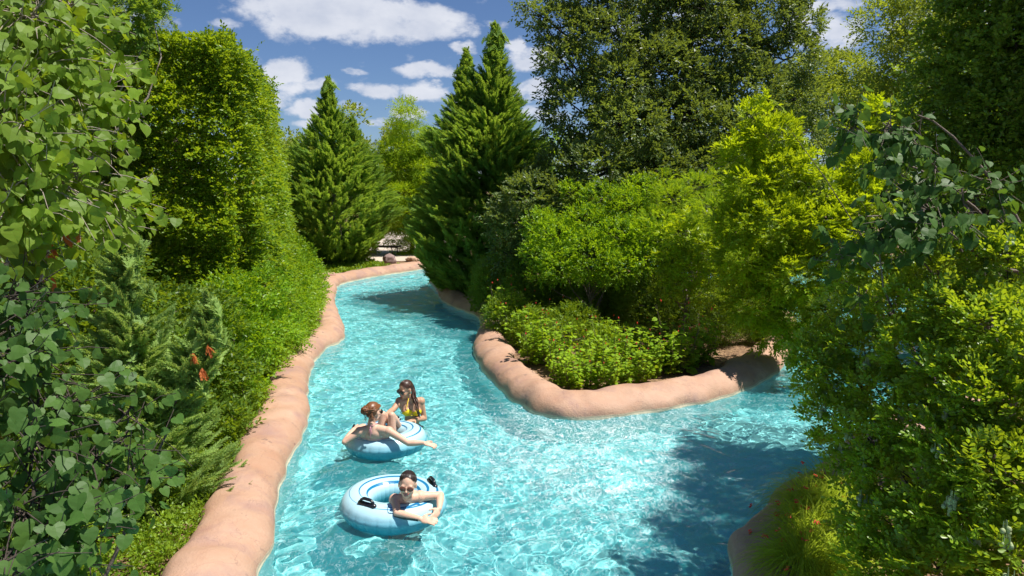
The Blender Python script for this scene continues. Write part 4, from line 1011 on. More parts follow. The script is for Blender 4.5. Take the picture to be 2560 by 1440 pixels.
# dark tree at the top right
cl = [E(2400, 60, 9.5, 90), E(2480, 30, 9.1, 100), E(2540, 120, 8.7, 110), E(2440, 170, 9.2, 100), E(2350, 130, 9.8, 60), E(2330, 220, 9.8, 70), E(2420, 280, 9.2, 95), E(2520, 280, 8.7, 110), E(2330, 330, 9.8, 65), E(2440, 380, 9.1, 90), E(2540, 420, 8.7, 100), E(2270, 260, 10.3, 40), E(2300, 400, 9.8, 50), E(2500, -60, 9.2, 130), E(2650, 200, 8.7, 180), E(2650, 0, 9.0, 180), E(2650, 420, 8.4, 160),
      E(2260, 180, 10.3, 30), E(2550, 520, 8.2, 70),
      (6.5, 7.5, 7.4, 0.9, 0.8, .8), (5.7, 6.5, 7.4, 0.7, 0.6, .7), (7.0, 8.6, 7.6, 1.0, 0.8, .9), (7.6, 9.0, 7.0, 1.0, .8, .9), (7.6, 7.6, 7.6, 1.0, .9, 1.0)]
_, n_ = broadleaf('evergreen_tree', 'dark small-leaved evergreen tree in the top right corner', 'tree', (7.0, 9.6, 0.1), cl, ML['dark'], 0.065, 'obovate', lai=3.2, length=0.20, nleaf=7, seed=101, trunk_r=0.09, updir=0.3, mode='alt', bark=M_BARK_D, branches=20, shell=(0.5, 1.1), cull=0.6, fork=(6.7, 9.6, 3.8)); NL += n_

# ---- firecracker plant, lower right ------------------------------------------
def russelia():
    global NL
    rg = np.random.RandomState(111); base = (2.75, 6.6, 0.1)
    root = base_thing('firecracker_plant', 'wispy yellow-green fountain plant with red tubular flowers over the right coping', 'plant', base)
    cs = [G(2020, 1290, 0.2), G(2070, 1250, 0.2), G(2010, 1370, 0.2), G(2040, 1340, 0.2), G(2010, 1440, 0.2), G(2080, 1430, 0.2), G(2090, 1290, 0.2), G(2000, 1450, 0.2)]
    segs = 7; V = []; F = []; T = []; k = 0; tips = []
    for (cx, cy) in cs:
        n = 560
        a = rg.uniform(0, 6.28, n); r0 = rg.uniform(0, 0.22, n)
        L = rg.uniform(0.25, 0.60, n); el = rg.uniform(0.5, 1.45, n)
        for i in range(n):
            d = np.array([math.cos(a[i]), math.sin(a[i])]); p = np.array([cx+d[0]*r0[i], cy+d[1]*r0[i], 0.15+rg.uniform(0, 0.25)])
            e = el[i]; st = L[i]/segs; pts = [p.copy()]
            for j in range(segs):
                p = p+np.array([d[0]*math.cos(e), d[1]*math.cos(e), math.sin(e)])*st; e -= rg.uniform(0.18, 0.42); pts.append(p.copy())
            pts = np.array(pts); w = 0.0046*np.linspace(1, 0.3, segs+1)
            s_ = np.array([-d[1], d[0], 0.0])
            V.append(np.stack([pts-s_*w[:, None], pts+s_*w[:, None]], 1).reshape(-1, 3))
            b = k+np.arange(segs)*2; F.append(np.stack([b, b+1, b+3, b+2], 1)); k += 2*(segs+1); T.append(np.full(2*(segs+1), rg.uniform(0, 1)))
            if rg.uniform() < 0.035: tips.append(pts[rg.randint(3, 7)])
    V = np.concatenate(V)-np.array(base)
    link('foliage', mesh_np('foliage', V, np.concatenate(F), ML['blade'], attr=np.concatenate(T)), root)
    fv = Tubes(); fv.add([(0, 0, 0), (0.008, 0, -0.006), (0.02, 0, -0.014)], [0.0022, 0.004, 0.0065], 5); 
    fv.add([(0, 0.008, 0), (0.010, 0.012, -0.004), (0.022, 0.018, -0.009)], [0.0022, 0.004, 0.0062], 5); fv.add([(0.0, -0.01, 0.005), (0.012, -0.014, 0.002), (0.02, -0.02, -0.005)], [0.0022, 0.004, 0.0060], 5)
    fm = fv.mesh('flower', M_RED)
    for t in tips[:95]:
        o = link('flower', fm, root, tuple(t-np.array(base))); o.rotation_euler = (0, rg.uniform(-.4, .8), rg.uniform(0, 6.28)); o.scale = (1.5, 1.5, 1.5)
russelia()

# ---- background trees -----------------------------------------------------
def far_tree(name, label, cat, cx, D, H, r, mat, seed, n=26, rc=1.1, leaf=0.17, lai=1.9, dens=None, kind='oval', low=-0.5, zc=None, base_z=0.1, length=0.5, nleaf=7, squash=0.8, z0=0.3):
    global NL
    rg = np.random.RandomState(seed)
    zc = zc or (H*(1+z0)/2); rz = H-zc
    C = crown_clumps(rg, (cx, D, zc), (r, r*0.8, rz), n, rc, (0.5, 0.88), squash, low)
    _, m = broadleaf(name, label, cat, (cx, D, base_z), C, mat, leaf, kind, length=length, nleaf=nleaf, seed=seed, trunk_r=0.14, back=0.15, lai=lai, branches=16)
    NL += m
far_tree('background_tree', 'yellow-green tree peeping out between the hedge and the lone cypress', 'tree', -13.2, 40, 7.8, 3.0, ML['far'], 201, rc=1.0, z0=-0.2, low=-0.9)
far_tree('background_tree', 'loose olive tree just behind the right shoulder of the lone cypress', 'tree', -9.3, 38, 9.0, 2.3, ML['far'], 202, rc=0.9, z0=-0.3, low=-0.9)
# bright feathery bald cypress
far_tree('bald_cypress_tree', 'bright yellow-green feathery conifer between the two big cypresses', 'conifer', -5.6, 38, 9.0, 2.0, ML['bald'], 203, n=46, rc=0.85, leaf=0.13, lai=2.6, kind='lance', low=-0.9, squash=0.55, z0=-0.2)
far_tree('background_tree', 'grey-green leafy tree low behind the deck, left of the bright feathery conifer', 'tree', -10.6, 62, 10.2, 4.0, ML['far'], 204, rc=1.2, z0=-0.3, low=-0.9)
far_tree('background_tree', 'tree filling the gap between the twin-topped cypress and the oak', 'tree', 1.5, 34, 8.0, 3.0, ML['yellow'], 205, rc=1.0, z0=-0.3, low=-0.9)
far_tree('background_tree', 'tall hazy yellow-green tree behind the right side of the oak', 'tree', 14.5, 33, 10.4, 4.2, ML['far'], 206, n=40, rc=1.2, leaf=0.13, lai=2.0, z0=-0.1, low=-0.8)
far_tree('background_tree', 'lit oak rising behind the top right evergreen', 'tree', 14.6, 24, 11.6, 3.2, ML['far'], 207, n=44, rc=0.85, leaf=0.10, lai=2.0, z0=0.1, low=-0.8)
far_tree('background_tree', 'broad tree beyond the right branch of the river', 'tree', 20.5, 26, 9.0, 4.0, ML['maple'], 208, n=34, rc=1.3, z0=0.0, low=-0.8)
far_tree('background_tree', 'dim tree on the far bank behind the island shrubs', 'tree', 8.5, 40, 8.0, 4.0, ML['oak'], 209, rc=1.4, z0=-0.3, low=-0.9)
far_tree('background_tree', 'tree hidden behind the hedge on the far left bank', 'tree', -15, 28, 7.0, 4.0, ML['maple'], 210, rc=1.3, z0=-0.2, low=-0.9)
far_tree('background_tree', 'low tree behind the trunk of the lone cypress', 'tree', -14.5, 44, 6.2, 4.0, ML['cover'], 211, rc=1.3, z0=-0.3, low=-0.9)
far_tree('background_tree', 'olive bush-like tree at the far end of the deck', 'tree', -7.8, 66, 7.4, 4.0, ML['far'], 212, rc=1.1, z0=-0.3, low=-0.95)

far_tree('background_tree', 'broad dark tree on the far right beyond the water', 'tree', 30, 38, 10.0, 6.0, ML['dark'], 213, rc=1.7, z0=-0.4, low=-0.95, leaf=0.22)
far_tree('background_tree', 'mid green tree across the right branch of the river', 'tree', 14.5, 41, 8.0, 5.0, ML['maple'], 214, rc=1.5, z0=-0.4, low=-0.95, leaf=0.22)
far_tree('background_tree', 'tall green tree behind the glossy foliage, far right', 'tree', 12.5, 17, 7.5, 2.6, ML['maple'], 215, rc=0.9, z0=-0.2, low=-0.95, n=34)
far_tree('background_tree', 'loose tree on the right bank behind the heart-leaved tree', 'tree', 10.5, 13.8, 7.5, 2.3, ML['dark'], 216, rc=0.8, z0=-0.2, low=-0.95, n=34, leaf=0.10)
far_tree('background_tree', 'leafy tree left of the heart-leaved trees, outside the hedge', 'tree', -8.6, 7.6, 7.0, 2.2, ML['maple'], 221, rc=0.8, z0=-0.3, low=-0.95, n=30)
far_tree('background_tree', 'tree behind the near left shrubs, away from the water', 'tree', -12.5, 12.0, 8.0, 3.0, ML['dark'], 222, rc=1.0, z0=-0.3, low=-0.95, n=30)
far_tree('background_tree', 'tree standing right of the glossy foliage', 'tree', 10.8, 5.2, 6.5, 2.2, ML['dark'], 223, rc=0.8, z0=-0.3, low=-0.95, n=30)
far_tree('background_tree', 'tree far right on the near bank', 'tree', 15.5, 11.0, 7.5, 3.0, ML['maple'], 224, rc=1.0, z0=-0.3, low=-0.95, n=30)
# ---- ground covers ------------------------------------------------------------
def cover(name, label, area, n, mat, leaf, seed, h=0.25, kind='oval', nleaf=6):
    global NL
    rg = np.random.RandomState(seed); P = np.array(area)
    x = rg.uniform(P[:, 0].min(), P[:, 0].max(), n*3); y = rg.uniform(P[:, 1].min(), P[:, 1].max(), n*3)
    k = in_poly(x, y, area); x = x[k][:n]; y = y[k][:n]; m = len(x)
    z = 0.12+h*(0.5+0.5*vnoise(np.stack([x, y], 1), 0.9, seed, 2))
    lv = Leaves(); twigs(lv, np.stack([x, y, z*rg.uniform(0.6, 1, m)], 1), np.stack([rg.normal(size=m)*.7, rg.normal(size=m)*.7, rg.uniform(0.3, 1.2, m)], 1), rg, 0.14, nleaf, leaf, 55, 'alt', 0.1, 0.4, None)
    NL += lv.n()
    return tag(link(name, lv.mesh(name, kind, mat, (0, 0, 0))), label, 'ground cover', kind='stuff')
lin = [tuple(p) for p in L_IN if 4.0 < p[1] < 11.8]
cover('ground_cover', 'glossy creeping ground cover beside the near left coping', lin+[(-6.4, 11.8), (-6.4, 4.0)], 13000, ML['cover'], 0.048, 301, 0.28)
lin2 = [tuple(p) for p in L_IN if p[1] > 25.6 and p[0] < -4.8]
cover('ground_cover', 'dark low ground cover under the lone cypress', lin2+[(-5.6, 30.6), (-7.0, 33.5), (-14, 34), (-14, 26.5)], 5200, ML['cover'], 0.10, 302, 0.22)
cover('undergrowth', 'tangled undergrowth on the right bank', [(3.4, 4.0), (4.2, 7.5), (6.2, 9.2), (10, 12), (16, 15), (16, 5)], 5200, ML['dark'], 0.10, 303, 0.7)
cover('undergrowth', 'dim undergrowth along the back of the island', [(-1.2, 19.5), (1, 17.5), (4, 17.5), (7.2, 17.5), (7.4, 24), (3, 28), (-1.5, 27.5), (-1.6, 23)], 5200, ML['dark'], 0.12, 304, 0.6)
# leaf litter and mulch chips
def litter(name, label, area, n, cols, seed, size=0.05):
    rg = np.random.RandomState(seed); P = np.array(area)
    x = rg.uniform(P[:, 0].min(), P[:, 0].max(), n*3); y = rg.uniform(P[:, 1].min(), P[:, 1].max(), n*3)
    k = in_poly(x, y, area); x = x[k][:n]; y = y[k][:n]; m = len(x); lv = Leaves()
    a = rg.uniform(0, 6.28, m)
    lv.add(np.stack([x, y, np.full(m, 0.175)+rg.uniform(0, .02, m)], 1), np.stack([np.cos(a), np.sin(a), rg.normal(size=m)*0.2], 1), np.array([0, 0, 1.0])+rg.normal(size=(m, 3))*0.3, size*rg.uniform(0.5, 1.3, m), rg.uniform(0, 1, m))
    return tag(link(name, lv.mesh(name, 'oval', cols, (0, 0, 0))), label, 'leaf litter', kind='stuff')
M_LIT = mat_leaf('dry_litter', (0.16, 0.09, 0.045), (0.50, 0.34, 0.19), (0.3, 0.18, 0.08), 0.15, 0.8, 0.2)
litter('leaf_litter', 'dry brown leaf litter on the island under the trees', IIN, 9000, M_LIT, 311)
litter('mulch_chips', 'orange wood chip mulch beside the far left coping', [(-6.4, 22.0), (-7.25, 26.6), (-9.6, 27.2), (-9.6, 22.0)], 5000, M_DRY, 312, 0.06)
print('LEAVES', NL)
# ------------------------------------------------------------------ float tubes
import bmesh
def mat_tube():
    m, nt = new_mat('tube_vinyl')
    tc = nt.add('ShaderNodeTexCoord').outputs['Object']
    s = nt.add('ShaderNodeSeparateXYZ', {0: tc})
    r = nt.math('POWER', nt.math('ADD', nt.math('MULTIPLY', s.outputs[0], s.outputs[0]), nt.math('MULTIPLY', s.outputs[1], s.outputs[1])), 0.5)
    ang = nt.math('ARCTAN2', s.outputs[1], s.outputs[0])
    # fade from pale crown to teal sides: part print, part painted light and shade
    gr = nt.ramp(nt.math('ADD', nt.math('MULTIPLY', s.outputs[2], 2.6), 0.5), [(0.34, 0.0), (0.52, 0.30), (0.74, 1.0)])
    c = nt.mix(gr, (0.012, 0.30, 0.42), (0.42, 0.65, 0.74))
    tot = None
    for (r0, w, a0, a1) in ((0.505, 0.012, 0.8, 5.3), (0.395, 0.015, 0.4, 4.4), (0.305, 0.013, 0.0, 6.3)):
        d = nt.math('ABSOLUTE', nt.math('SUBTRACT', r, r0))
        taper = nt.math('MULTIPLY', nt.math('ADD', nt.math('SINE', nt.math('ADD', nt.math('MULTIPLY', ang, 1.0), a0)), 1.35), w*0.55)
        l = nt.math('LESS_THAN', d, taper)
        tot = l if tot is None else nt.math('MAXIMUM', tot, l)
    top = nt.math('GREATER_THAN', s.outputs[2], 0.02)
    c = nt.mix(nt.math('MULTIPLY', tot, top), c, (0.005, 0.16, 0.34))
    n = nt.noise(tc, 9, 3)
    b = nt.add('ShaderNodeBump', {'Height': n, 'Strength': 0.15, 'Distance': 0.03})
    p = nt.add('ShaderNodeBsdfPrincipled', {'Base Color': c, 'Roughness': 0.32, 'Normal': b.outputs[0]})
    out(nt, p.outputs[0]); return m
M_TUBE = mat_tube()
M_BLACK = simple('black_vinyl', (0.012, 0.013, 0.018), 0.25)
M_MARK = simple('blue_print', (0.005, 0.14, 0.32), 0.35)

def torus_mesh(Rm, rm, nU=264, nV=40, creases=26):
    u = np.linspace(0, 2*math.pi, nU, endpoint=False)[:, None]; v = np.linspace(0, 2*math.pi, nV, endpoint=False)[None, :]
    cv, sv = np.cos(v), np.sin(v)
    cr = 1-np.abs(np.sin(u*creases/2+0.35*np.sin(3*u)))**0.28                      # 1 at the weld pleats
    outer = np.exp(-((v+0.35+math.pi) % (2*math.pi)-math.pi)**2/0.30)     # only near the outer seam
    inner = np.exp(-(((v+2*math.pi) % (2*math.pi))-math.pi)**2/0.5)
    rr = rm*(1-0.10*cr*outer-0.05*cr*inner+0.012*np.sin(3*u+1)*cv)
    fin = 0.014*np.exp(-(((v+math.pi) % (2*math.pi)-math.pi)/0.10)**2)
    X = (Rm+(rr+fin)*cv)*np.cos(u); Y = (Rm+(rr+fin)*cv)*np.sin(u); Z = rr*0.92*sv+0*u
    V = np.stack([X, Y, Z], -1).reshape(-1, 3)
    i = np.arange(nU)[:, None]; j = np.arange(nV)[None, :]; i2 = (i+1) % nU; j2 = (j+1) % nV
    F = np.stack([i*nV+j, i2*nV+j, i2*nV+j2, i*nV+j2], -1).reshape(-1, 4)
    return V, F

def make_tube(label, px, py, R_out, hang, tilt=(0, 0), rz=0.0, mark=False):
    x, y = G(px, py, 0.11); rm = 0.185; Rm = R_out-rm
    root = thing('float_tube', label, 'float tube', (x, y, 0.11), 'inflatable float tubes')
    root.rotation_euler = (tilt[0], tilt[1], rz)
    V, F = torus_mesh(Rm, rm)
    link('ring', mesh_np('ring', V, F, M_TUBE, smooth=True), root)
    for a in hang:
        # a moulded black grip: a foot plate welded to the crown and a padded bow over it
        c, s = math.cos(a), math.sin(a); t = np.array([-s, c, 0]); n = np.array([c, s, 0]); ctr = n*(Rm+0.055)+np.array([0, 0, rm*0.92*0.93])
        tb = Tubes()
        tb.add([ctr-t*0.125, ctr-t*0.11+[0, 0, .004], ctr, ctr+t*0.11+[0, 0, .004], ctr+t*0.125], [0.008, 0.03, 0.032, 0.03, 0.008], 10)
        P = [ctr-t*0.10, ctr-t*0.085+np.array([0, 0, 0.045]), ctr-t*0.045+np.array([0, 0, 0.066]), ctr+t*0.045+np.array([0, 0, 0.066]), ctr+t*0.085+np.array([0, 0, 0.045]), ctr+t*0.10]
        tb.add(P, [0.013, 0.015, 0.019, 0.019, 0.015, 0.013], 8)
        link('handle', tb.mesh('handle', M_BLACK), root)
    if mark:  # printed swoosh, a leaping tail shape on the crown
        a0 = mark
        pts = [(-0.24, 0.0), (-0.12, 0.030), (0.0, 0.036), (0.09, 0.020), (0.135, 0.055), (0.122, 0.0), (0.150, -0.045), (0.085, -0.008), (0.0, 0.010), (-0.12, 0.014)]
        Vm = []
        for (tt, nn) in pts:
            a = a0+tt/Rm; q = nn*1.0+0.05; v = q/rm
            Vm.append(((Rm+rm*1.012*math.sin(v))*math.cos(a), (Rm+rm*1.012*math.sin(v))*math.sin(a), rm*0.92*1.015*math.cos(v)))
        Fm = np.array([[0, 1, 9, 9], [1, 2, 8, 9], [2, 3, 7, 8], [3, 4, 5, 7], [3, 5, 6, 7]])
        Fm = [np.array([[1, 2, 8, 9], [2, 3, 7, 8]]), np.array([[0, 1, 9], [3, 4, 5], [7, 5, 6], [3, 5, 7]])]
        link('printed_mark', mesh_np('printed_mark', np.array(Vm), Fm, M_MARK), root)
    return root, (x, y), Rm, rm
tubeA, cA, RmA, rmA = make_tube('nearer pale blue float tube with one swimmer leaning on its rim', 984, 1258, 0.605, (R(-118), R(28)), (R(-2), R(2)), 0.0, mark=R(-62))
tubeB, cB, RmB, rmB = make_tube('farther pale blue float tube carrying a seated swimmer', 965, 1099, 0.585, (R(52), R(152)), (R(-3), R(1)), 0.6)

# ------------------------------------------------------------------ people
def mat_skin(name, c1, c2):
    m, nt = new_mat(name)
    tc = nt.add('ShaderNodeTexCoord').outputs['Object']
    c = nt.mix(nt.noise(tc, 6, 3), c1, c2)
    p = nt.add('ShaderNodeBsdfPrincipled', {'Base Color': c, 'Roughness': 0.55, 'Subsurface Weight': 0.12, 'Subsurface Scale': 0.02})
    p.inputs['Subsurface Radius'].default_value = (1.0, 0.35, 0.2)
    out(nt, p.outputs[0]); return m
SK_A = mat_skin('fair_skin', (0.62, 0.37, 0.26), (0.72, 0.46, 0.34)); SK_B = mat_skin('fair_skin_rear', (0.58, 0.35, 0.25), (0.68, 0.43, 0.32)); SK_C = mat_skin('tan_skin', (0.44, 0.24, 0.15), (0.54, 0.31, 0.20))
M_HAIR_D = simple('dark_hair', (0.022, 0.012, 0.010), 0.38, 0.5, 60); M_HAIR_C = simple('brown_hair', (0.05, 0.022, 0.014), 0.38, 0.5, 60); M_HAIR_R = simple('auburn_hair', (0.17, 0.065, 0.022), 0.42, 0.5, 60)
M_YEL = simple('yellow_fabric', (0.80, 0.60, 0.005), 0.6, 0.08, 40)
M_LIP = simple('lips', (0.45, 0.10, 0.09), 0.4); M_TEETH = simple('teeth', (0.80, 0.78, 0.74), 0.3)
M_LENS = simple('smoky_lens', (0.02, 0.013, 0.018), 0.08); M_LENS2 = simple('amber_lens', (0.20, 0.05, 0.028), 0.08); M_FRAME = simple('sunglass_frame', (0.02, 0.012, 0.012), 0.25); M_GOLD = simple('thin_metal_frame', (0.30, 0.20, 0.14), 0.3)
M_STR = simple('striped_cord', (0.62, 0.30, 0.34), 0.6, 0.5, 120); M_PRINT = simple('blue_white_fabric', (0.40, 0.58, 0.70), 0.6, 0.35, 50)

class Blob:
    """balls and ellipsoids gathered for one body"""
    def __init__(s): s.V = []; s.F = []; s.k = 0
_SPH = {}
def _unit_sphere(seg):
    if seg not in _SPH:
        rings = seg//2+2
        V = [(0, 0, 1)]+[(math.sin(math.pi*i/rings)*math.cos(2*math.pi*j/seg), math.sin(math.pi*i/rings)*math.sin(2*math.pi*j/seg), math.cos(math.pi*i/rings)) for i in range(1, rings) for j in range(seg)]+[(0, 0, -1)]
        F = []
        for j in range(seg):
            j2 = (j+1) % seg; F.append((0, 1+j, 1+j2)); b = 1+(rings-2)*seg; F.append((len(V)-1, b+j2, b+j))
            for i in range(rings-2):
                a = 1+i*seg; F += [(a+j, a+seg+j, a+seg+j2), (a+j, a+seg+j2, a+j2)]
        _SPH[seg] = (np.array(V), np.array(F))
    return _SPH[seg]
def sph(bm, c, rad, rot=None, seg=20):
    V, F = _unit_sphere(seg); M = np.array(rot) if rot is not None else np.eye(3)
    P = (V*np.array(rad))@M.T+np.array(c)
    if isinstance(bm, Blob):
        bm.V.append(P); bm.F.append(F+bm.k); bm.k += len(P)
    else:
        vs = [bm.verts.new(p) for p in P]
        for f in F: bm.faces.new([vs[i] for i in f])
def cap(bm, a, b, r0, r1, n=8):
    """tapered limb piece: overlapping balls"""
    a = Vector(a); b = Vector(b); L = (b-a).length; m = max(2, int(L/(min(r0, r1)*0.45))+1)
    for i in range(m):
        t = i/(m-1); r = r0+(r1-r0)*t; sph(bm, a.lerp(b, t), (r, r, r), seg=12)
def frame(f, up):
    f = Vector(f).normalized(); u = Vector(up); u = (u-f*u.dot(f)).normalized(); r = f.cross(u)
    return Matrix((r, f, u)).transposed()      # local x right, y forward, z up
def hand(bm, wrist, d, nrm, thumb, k=1.2, curl=0.5):
    """wrist point, pointing direction, back-of-hand normal, side on which the thumb sits (vector)"""
    w = Vector(wrist); d = Vector(d).normalized(); n = Vector(nrm); n = (n-d*n.dot(d)).normalized(); s = d.cross(n)
    if s.dot(Vector(thumb)) < 0: s = -s
    rot = Matrix((s, d, n)).transposed()
    sph(bm, w+d*0.048*k, (0.040*k, 0.052*k, 0.016*k), rot, 16)
    for i, (off, L) in enumerate(((0.028, 0.072), (0.010, 0.080), (-0.009, 0.075), (-0.027, 0.060))):
        p = w+d*0.085*k+s*off*k; dd = (d+s*off*3.0).normalized(); c = curl*(0.85+0.12*i)
        for seg, fr in enumerate((0.42, 0.33, 0.25)):
            q = p+dd*(L*fr*k); cap(bm, p, q, 0.0095*k*(1-0.08*seg), 0.0088*k*(1-0.08*seg)); p = q
            dd = (dd*math.cos(c*0.75)-n*math.sin(c*0.75)).normalized() if abs(dd.dot(n)) < 0.98 else dd
    p = w+d*0.030*k+s*0.034*k; dd = (d*0.7+s*0.75-n*0.25).normalized()
    for seg, L in enumerate((0.035, 0.028)):
        q = p+dd*L*k; cap(bm, p, q, 0.0125*k, 0.0105*k); p = q; dd = (dd+d*0.5-n*0.2*curl).normalized()
def head(bm, c, F, k=1.22):
    """F: 3x3 head frame; k scale.  About 0.23 k tall."""
    P = lambda x, y, z: Vector(c)+F @ Vector((x*k, y*k, z*k))
    sph(bm, P(0, -0.012, 0.030), (0.074*k, 0.093*k, 0.086*k), F, 28)
    sph(bm, P(0, 0.022, -0.020), (0.062*k, 0.066*k, 0.082*k), F, 24)
    sph(bm, P(0, 0.048, -0.078), (0.032*k, 0.030*k, 0.028*k), F, 16)       # chin
    for sx in (1, -1):
        sph(bm, P(0.033*sx, 0.058, -0.030), (0.026*k, 0.022*k, 0.026*k), F, 14)     # cheek
        sph(bm, P(0.030*sx, 0.075, 0.022), (0.026*k, 0.012*k, 0.010*k), F, 12)      # brow
        sph(bm, P(0.076*sx, -0.006, -0.004), (0.009*k, 0.019*k, 0.031*k), F, 12)    # ear
        sph(bm, P(0.034*sx, 0.010, -0.062), (0.024*k, 0.040*k, 0.026*k), F, 14)     # jaw
    cap(bm, P(0, 0.082, 0.010), P(0, 0.104, -0.022), 0.008*k, 0.012*k)             # nose
    for sx in (1, -1): sph(bm, P(0.010*sx, 0.093, -0.026), (0.008*k, 0.009*k, 0.007*k), F, 10)
    sph(bm, P(0, 0.080, -0.050), (0.024*k, 0.012*k, 0.012*k), F, 12)               # mouth mound
def finish(bm, name, mat, parent, vox=0.0085, smooth=3):
    me = mesh_np(name, np.concatenate(bm.V), np.concatenate(bm.F))
    o = bpy.data.objects.new(name, me); COL.objects.link(o)
    md = o.modifiers.new('r', 'REMESH'); md.mode = 'VOXEL'; md.voxel_size = vox; md.use_smooth_shade = True
    sm = o.modifiers.new('s', 'SMOOTH'); sm.factor = 0.5; sm.iterations = smooth
    dg = bpy.context.evaluated_depsgraph_get(); ev = o.evaluated_get(dg)
    m2 = bpy.data.meshes.new_from_object(ev); m2.name = name
    o.modifiers.clear(); o.data = m2; m2.materials.clear(); m2.materials.append(mat)
    for p in m2.polygons: p.use_smooth = True
    o.parent = parent; o.matrix_parent_inverse = Matrix.Translation(-Vector(parent.location))
    return o
def child(name, me, parent):
    o = link(name, me, parent); o.matrix_parent_inverse = Matrix.Translation(-Vector(parent.location)); return o
def bm_obj(bm, name, mat, parent, smooth=True):
    me = bpy.data.meshes.new(name); bm.to_mesh(me); bm.free(); me.materials.append(mat)
    for p in me.polygons: p.use_smooth = smooth
    return child(name, me, parent)
def patch(body, name, test, off, mat, parent):
    """fabric lying on the skin: the body's own faces in a region, lifted off it"""
    me = body.data; n = len(me.vertices)
    co = np.empty(n*3, np.float32); me.vertices.foreach_get('co', co); co = co.reshape(-1, 3)
    no = np.empty(n*3, np.float32); me.vertices.foreach_get('normal', no); no = no.reshape(-1, 3)
    ok = test(co.astype(float), no.astype(float)); F = [list(p.vertices) for p in me.polygons if len(p.vertices) == 4 and all(ok[v] for v in p.vertices)]
    if not F: return None
    F = np.array(F); u, inv = np.unique(F.ravel(), return_inverse=True); F2 = inv.reshape(F.shape)
    return child(name, mesh_np(name, co[u]+no[u]*off, F2, mat, smooth=True), parent)
def glasses(c, F, k, lens, fr, parent, w=0.030, h=0.024):
    P = lambda x, y, z: Vector(c)+F @ Vector((x*k, y*k, z*k))
    root = None; tb = Tubes()
    for sx in (1, -1):
        pts = [P(0.033*sx+w*math.cos(a), 0.099-0.010*abs(math.cos(a)*0.5+sx*0.5*0), 0.006+h*math.sin(a)) for a in np.linspace(0, 2*math.pi, 15)]
        tb.add(pts, 0.0028*k, 5)
        tb.add([P(0.062*sx, 0.094, 0.012), P(0.078*sx, 0.060, 0.012), P(0.080*sx, 0.0, 0.010), P(0.079*sx, -0.02, 0.0)], 0.0028*k, 5)
    tb.add([P(-0.008, 0.101, 0.012), P(0, 0.105, 0.015), P(0.008, 0.101, 0.012)], 0.0028*k, 5)
    root = child('sunglasses', tb.mesh('sunglasses', fr), parent)
    for sx in (1, -1):
        bm = bmesh.new(); sph(bm, P(0.033*sx, 0.098, 0.006), (w*k, 0.005*k, h*k), F, 16)
        me = bpy.data.meshes.new('lens'); bm.to_mesh(me); bm.free(); me.materials.append(lens)
        for p in me.polygons: p.use_smooth = True
        o = link('lens', me, root); o.matrix_parent_inverse = Matrix.Identity(4)
def smile(c, F, k, parent):
    P = lambda x, y, z: Vector(c)+F @ Vector((x*k, y*k, z*k))
    tb = Tubes()
    tb.add([P(-0.027, 0.078, -0.043), P(-0.012, 0.092, -0.046), P(0, 0.095, -0.0465), P(0.012, 0.092, -0.046), P(0.027, 0.078, -0.043)], [0.002*k, 0.004*k, 0.0045*k, 0.004*k, 0.002*k], 6)
    tb.add([P(-0.027, 0.078, -0.043), P(-0.014, 0.089, -0.057), P(0, 0.092, -0.061), P(0.014, 0.089, -0.057), P(0.027, 0.078, -0.043)], [0.002*k, 0.0045*k, 0.0055*k, 0.0045*k, 0.002*k], 6)
    m = child('mouth', tb.mesh('mouth', M_LIP), parent)
    bm = bmesh.new(); sph(bm, P(0, 0.0865, -0.0515), (0.020*k, 0.006*k, 0.0065*k), F, 12)
    me = bpy.data.meshes.new('teeth'); bm.to_mesh(me); bm.free(); me.materials.append(M_TEETH); link('teeth', me, m)
def scalp(bm, c, F, k, front=0.045, side=0.30, grow=1.035):
    """hair cap: cranium shell cut at the hairline"""
    P = Vector(c)+F @ Vector((0, -0.014*k, 0.032*k)); nu, nv = 48, 26
    r = bmesh.ops.create_uvsphere(bm, u_segments=nu, v_segments=nv, radius=1.0)
    dead = []
    for v in r['verts']:
        x, y, z = v.co
        hair = z > 0.62*max(0, y)+(-0.75 if y < -0.1 else -0.12)-0.0
        if y > 0.05 and z < 0.08+0.60*max(0.0, 1-(x/0.80)**2): hair = False
        if not hair: dead.append(v)
        rip = 1+0.018*math.sin(24*math.atan2(x, y+0.4)+5*z)+0.012*math.sin(41*x)
        v.co = P+F @ Vector((x*0.0765*k*grow*rip, y*0.096*k*grow*rip, z*0.090*k*grow*rip))
    bmesh.ops.delete(bm, geom=dead, context='VERTS')
def slick(bm, c, F, k, bun, n, rg, r=0.0050):
    """hair combed back from the hairline to a knot, lying on the skull"""
    O = Vector((0, -0.014, 0.032)); rad = Vector((0.0765, 0.096, 0.090))*1.03
    def on(d): d = Vector(d).normalized(); return Vector(c)+F @ ((O+Vector((d.x*rad.x, d.y*rad.y, d.z*rad.z)))*k)
    for i in range(n):
        a = math.radians(-115+230*i/(n-1)); s_ = math.sin(a); q = math.cos(a)
        lock(bm, [on((s_, q*0.95, 0.10+0.95*max(0.0, 1-(s_/0.85)**2) if q > 0 else 0.05)), on((s_*0.85, q*0.45-0.15, 0.75*abs(q)+0.30)), on((s_*0.5, -0.75, 0.45*abs(q)+0.15)), Vector(bun)+Vector(rg.normal(size=3)*0.008)], r*0.35, r)
def lock(bm, pts, r0, r1, n=6):
    pts = smooth_poly(np.array([tuple(p) for p in pts]), 0.012, closed=False) if len(pts) > 2 else np.array([tuple(p) for p in pts])
    R_ = np.linspace(r0, r1, len(pts))*(1.0); V, F = tube(pts, R_, n)
    vs = [bm.verts.new(v) for v in V]
    for f in F:
        try: bm.faces.new([vs[i] for i in f])
        except ValueError: pass
A3 = lambda px, py, D: Vector(AT(px, py, D))
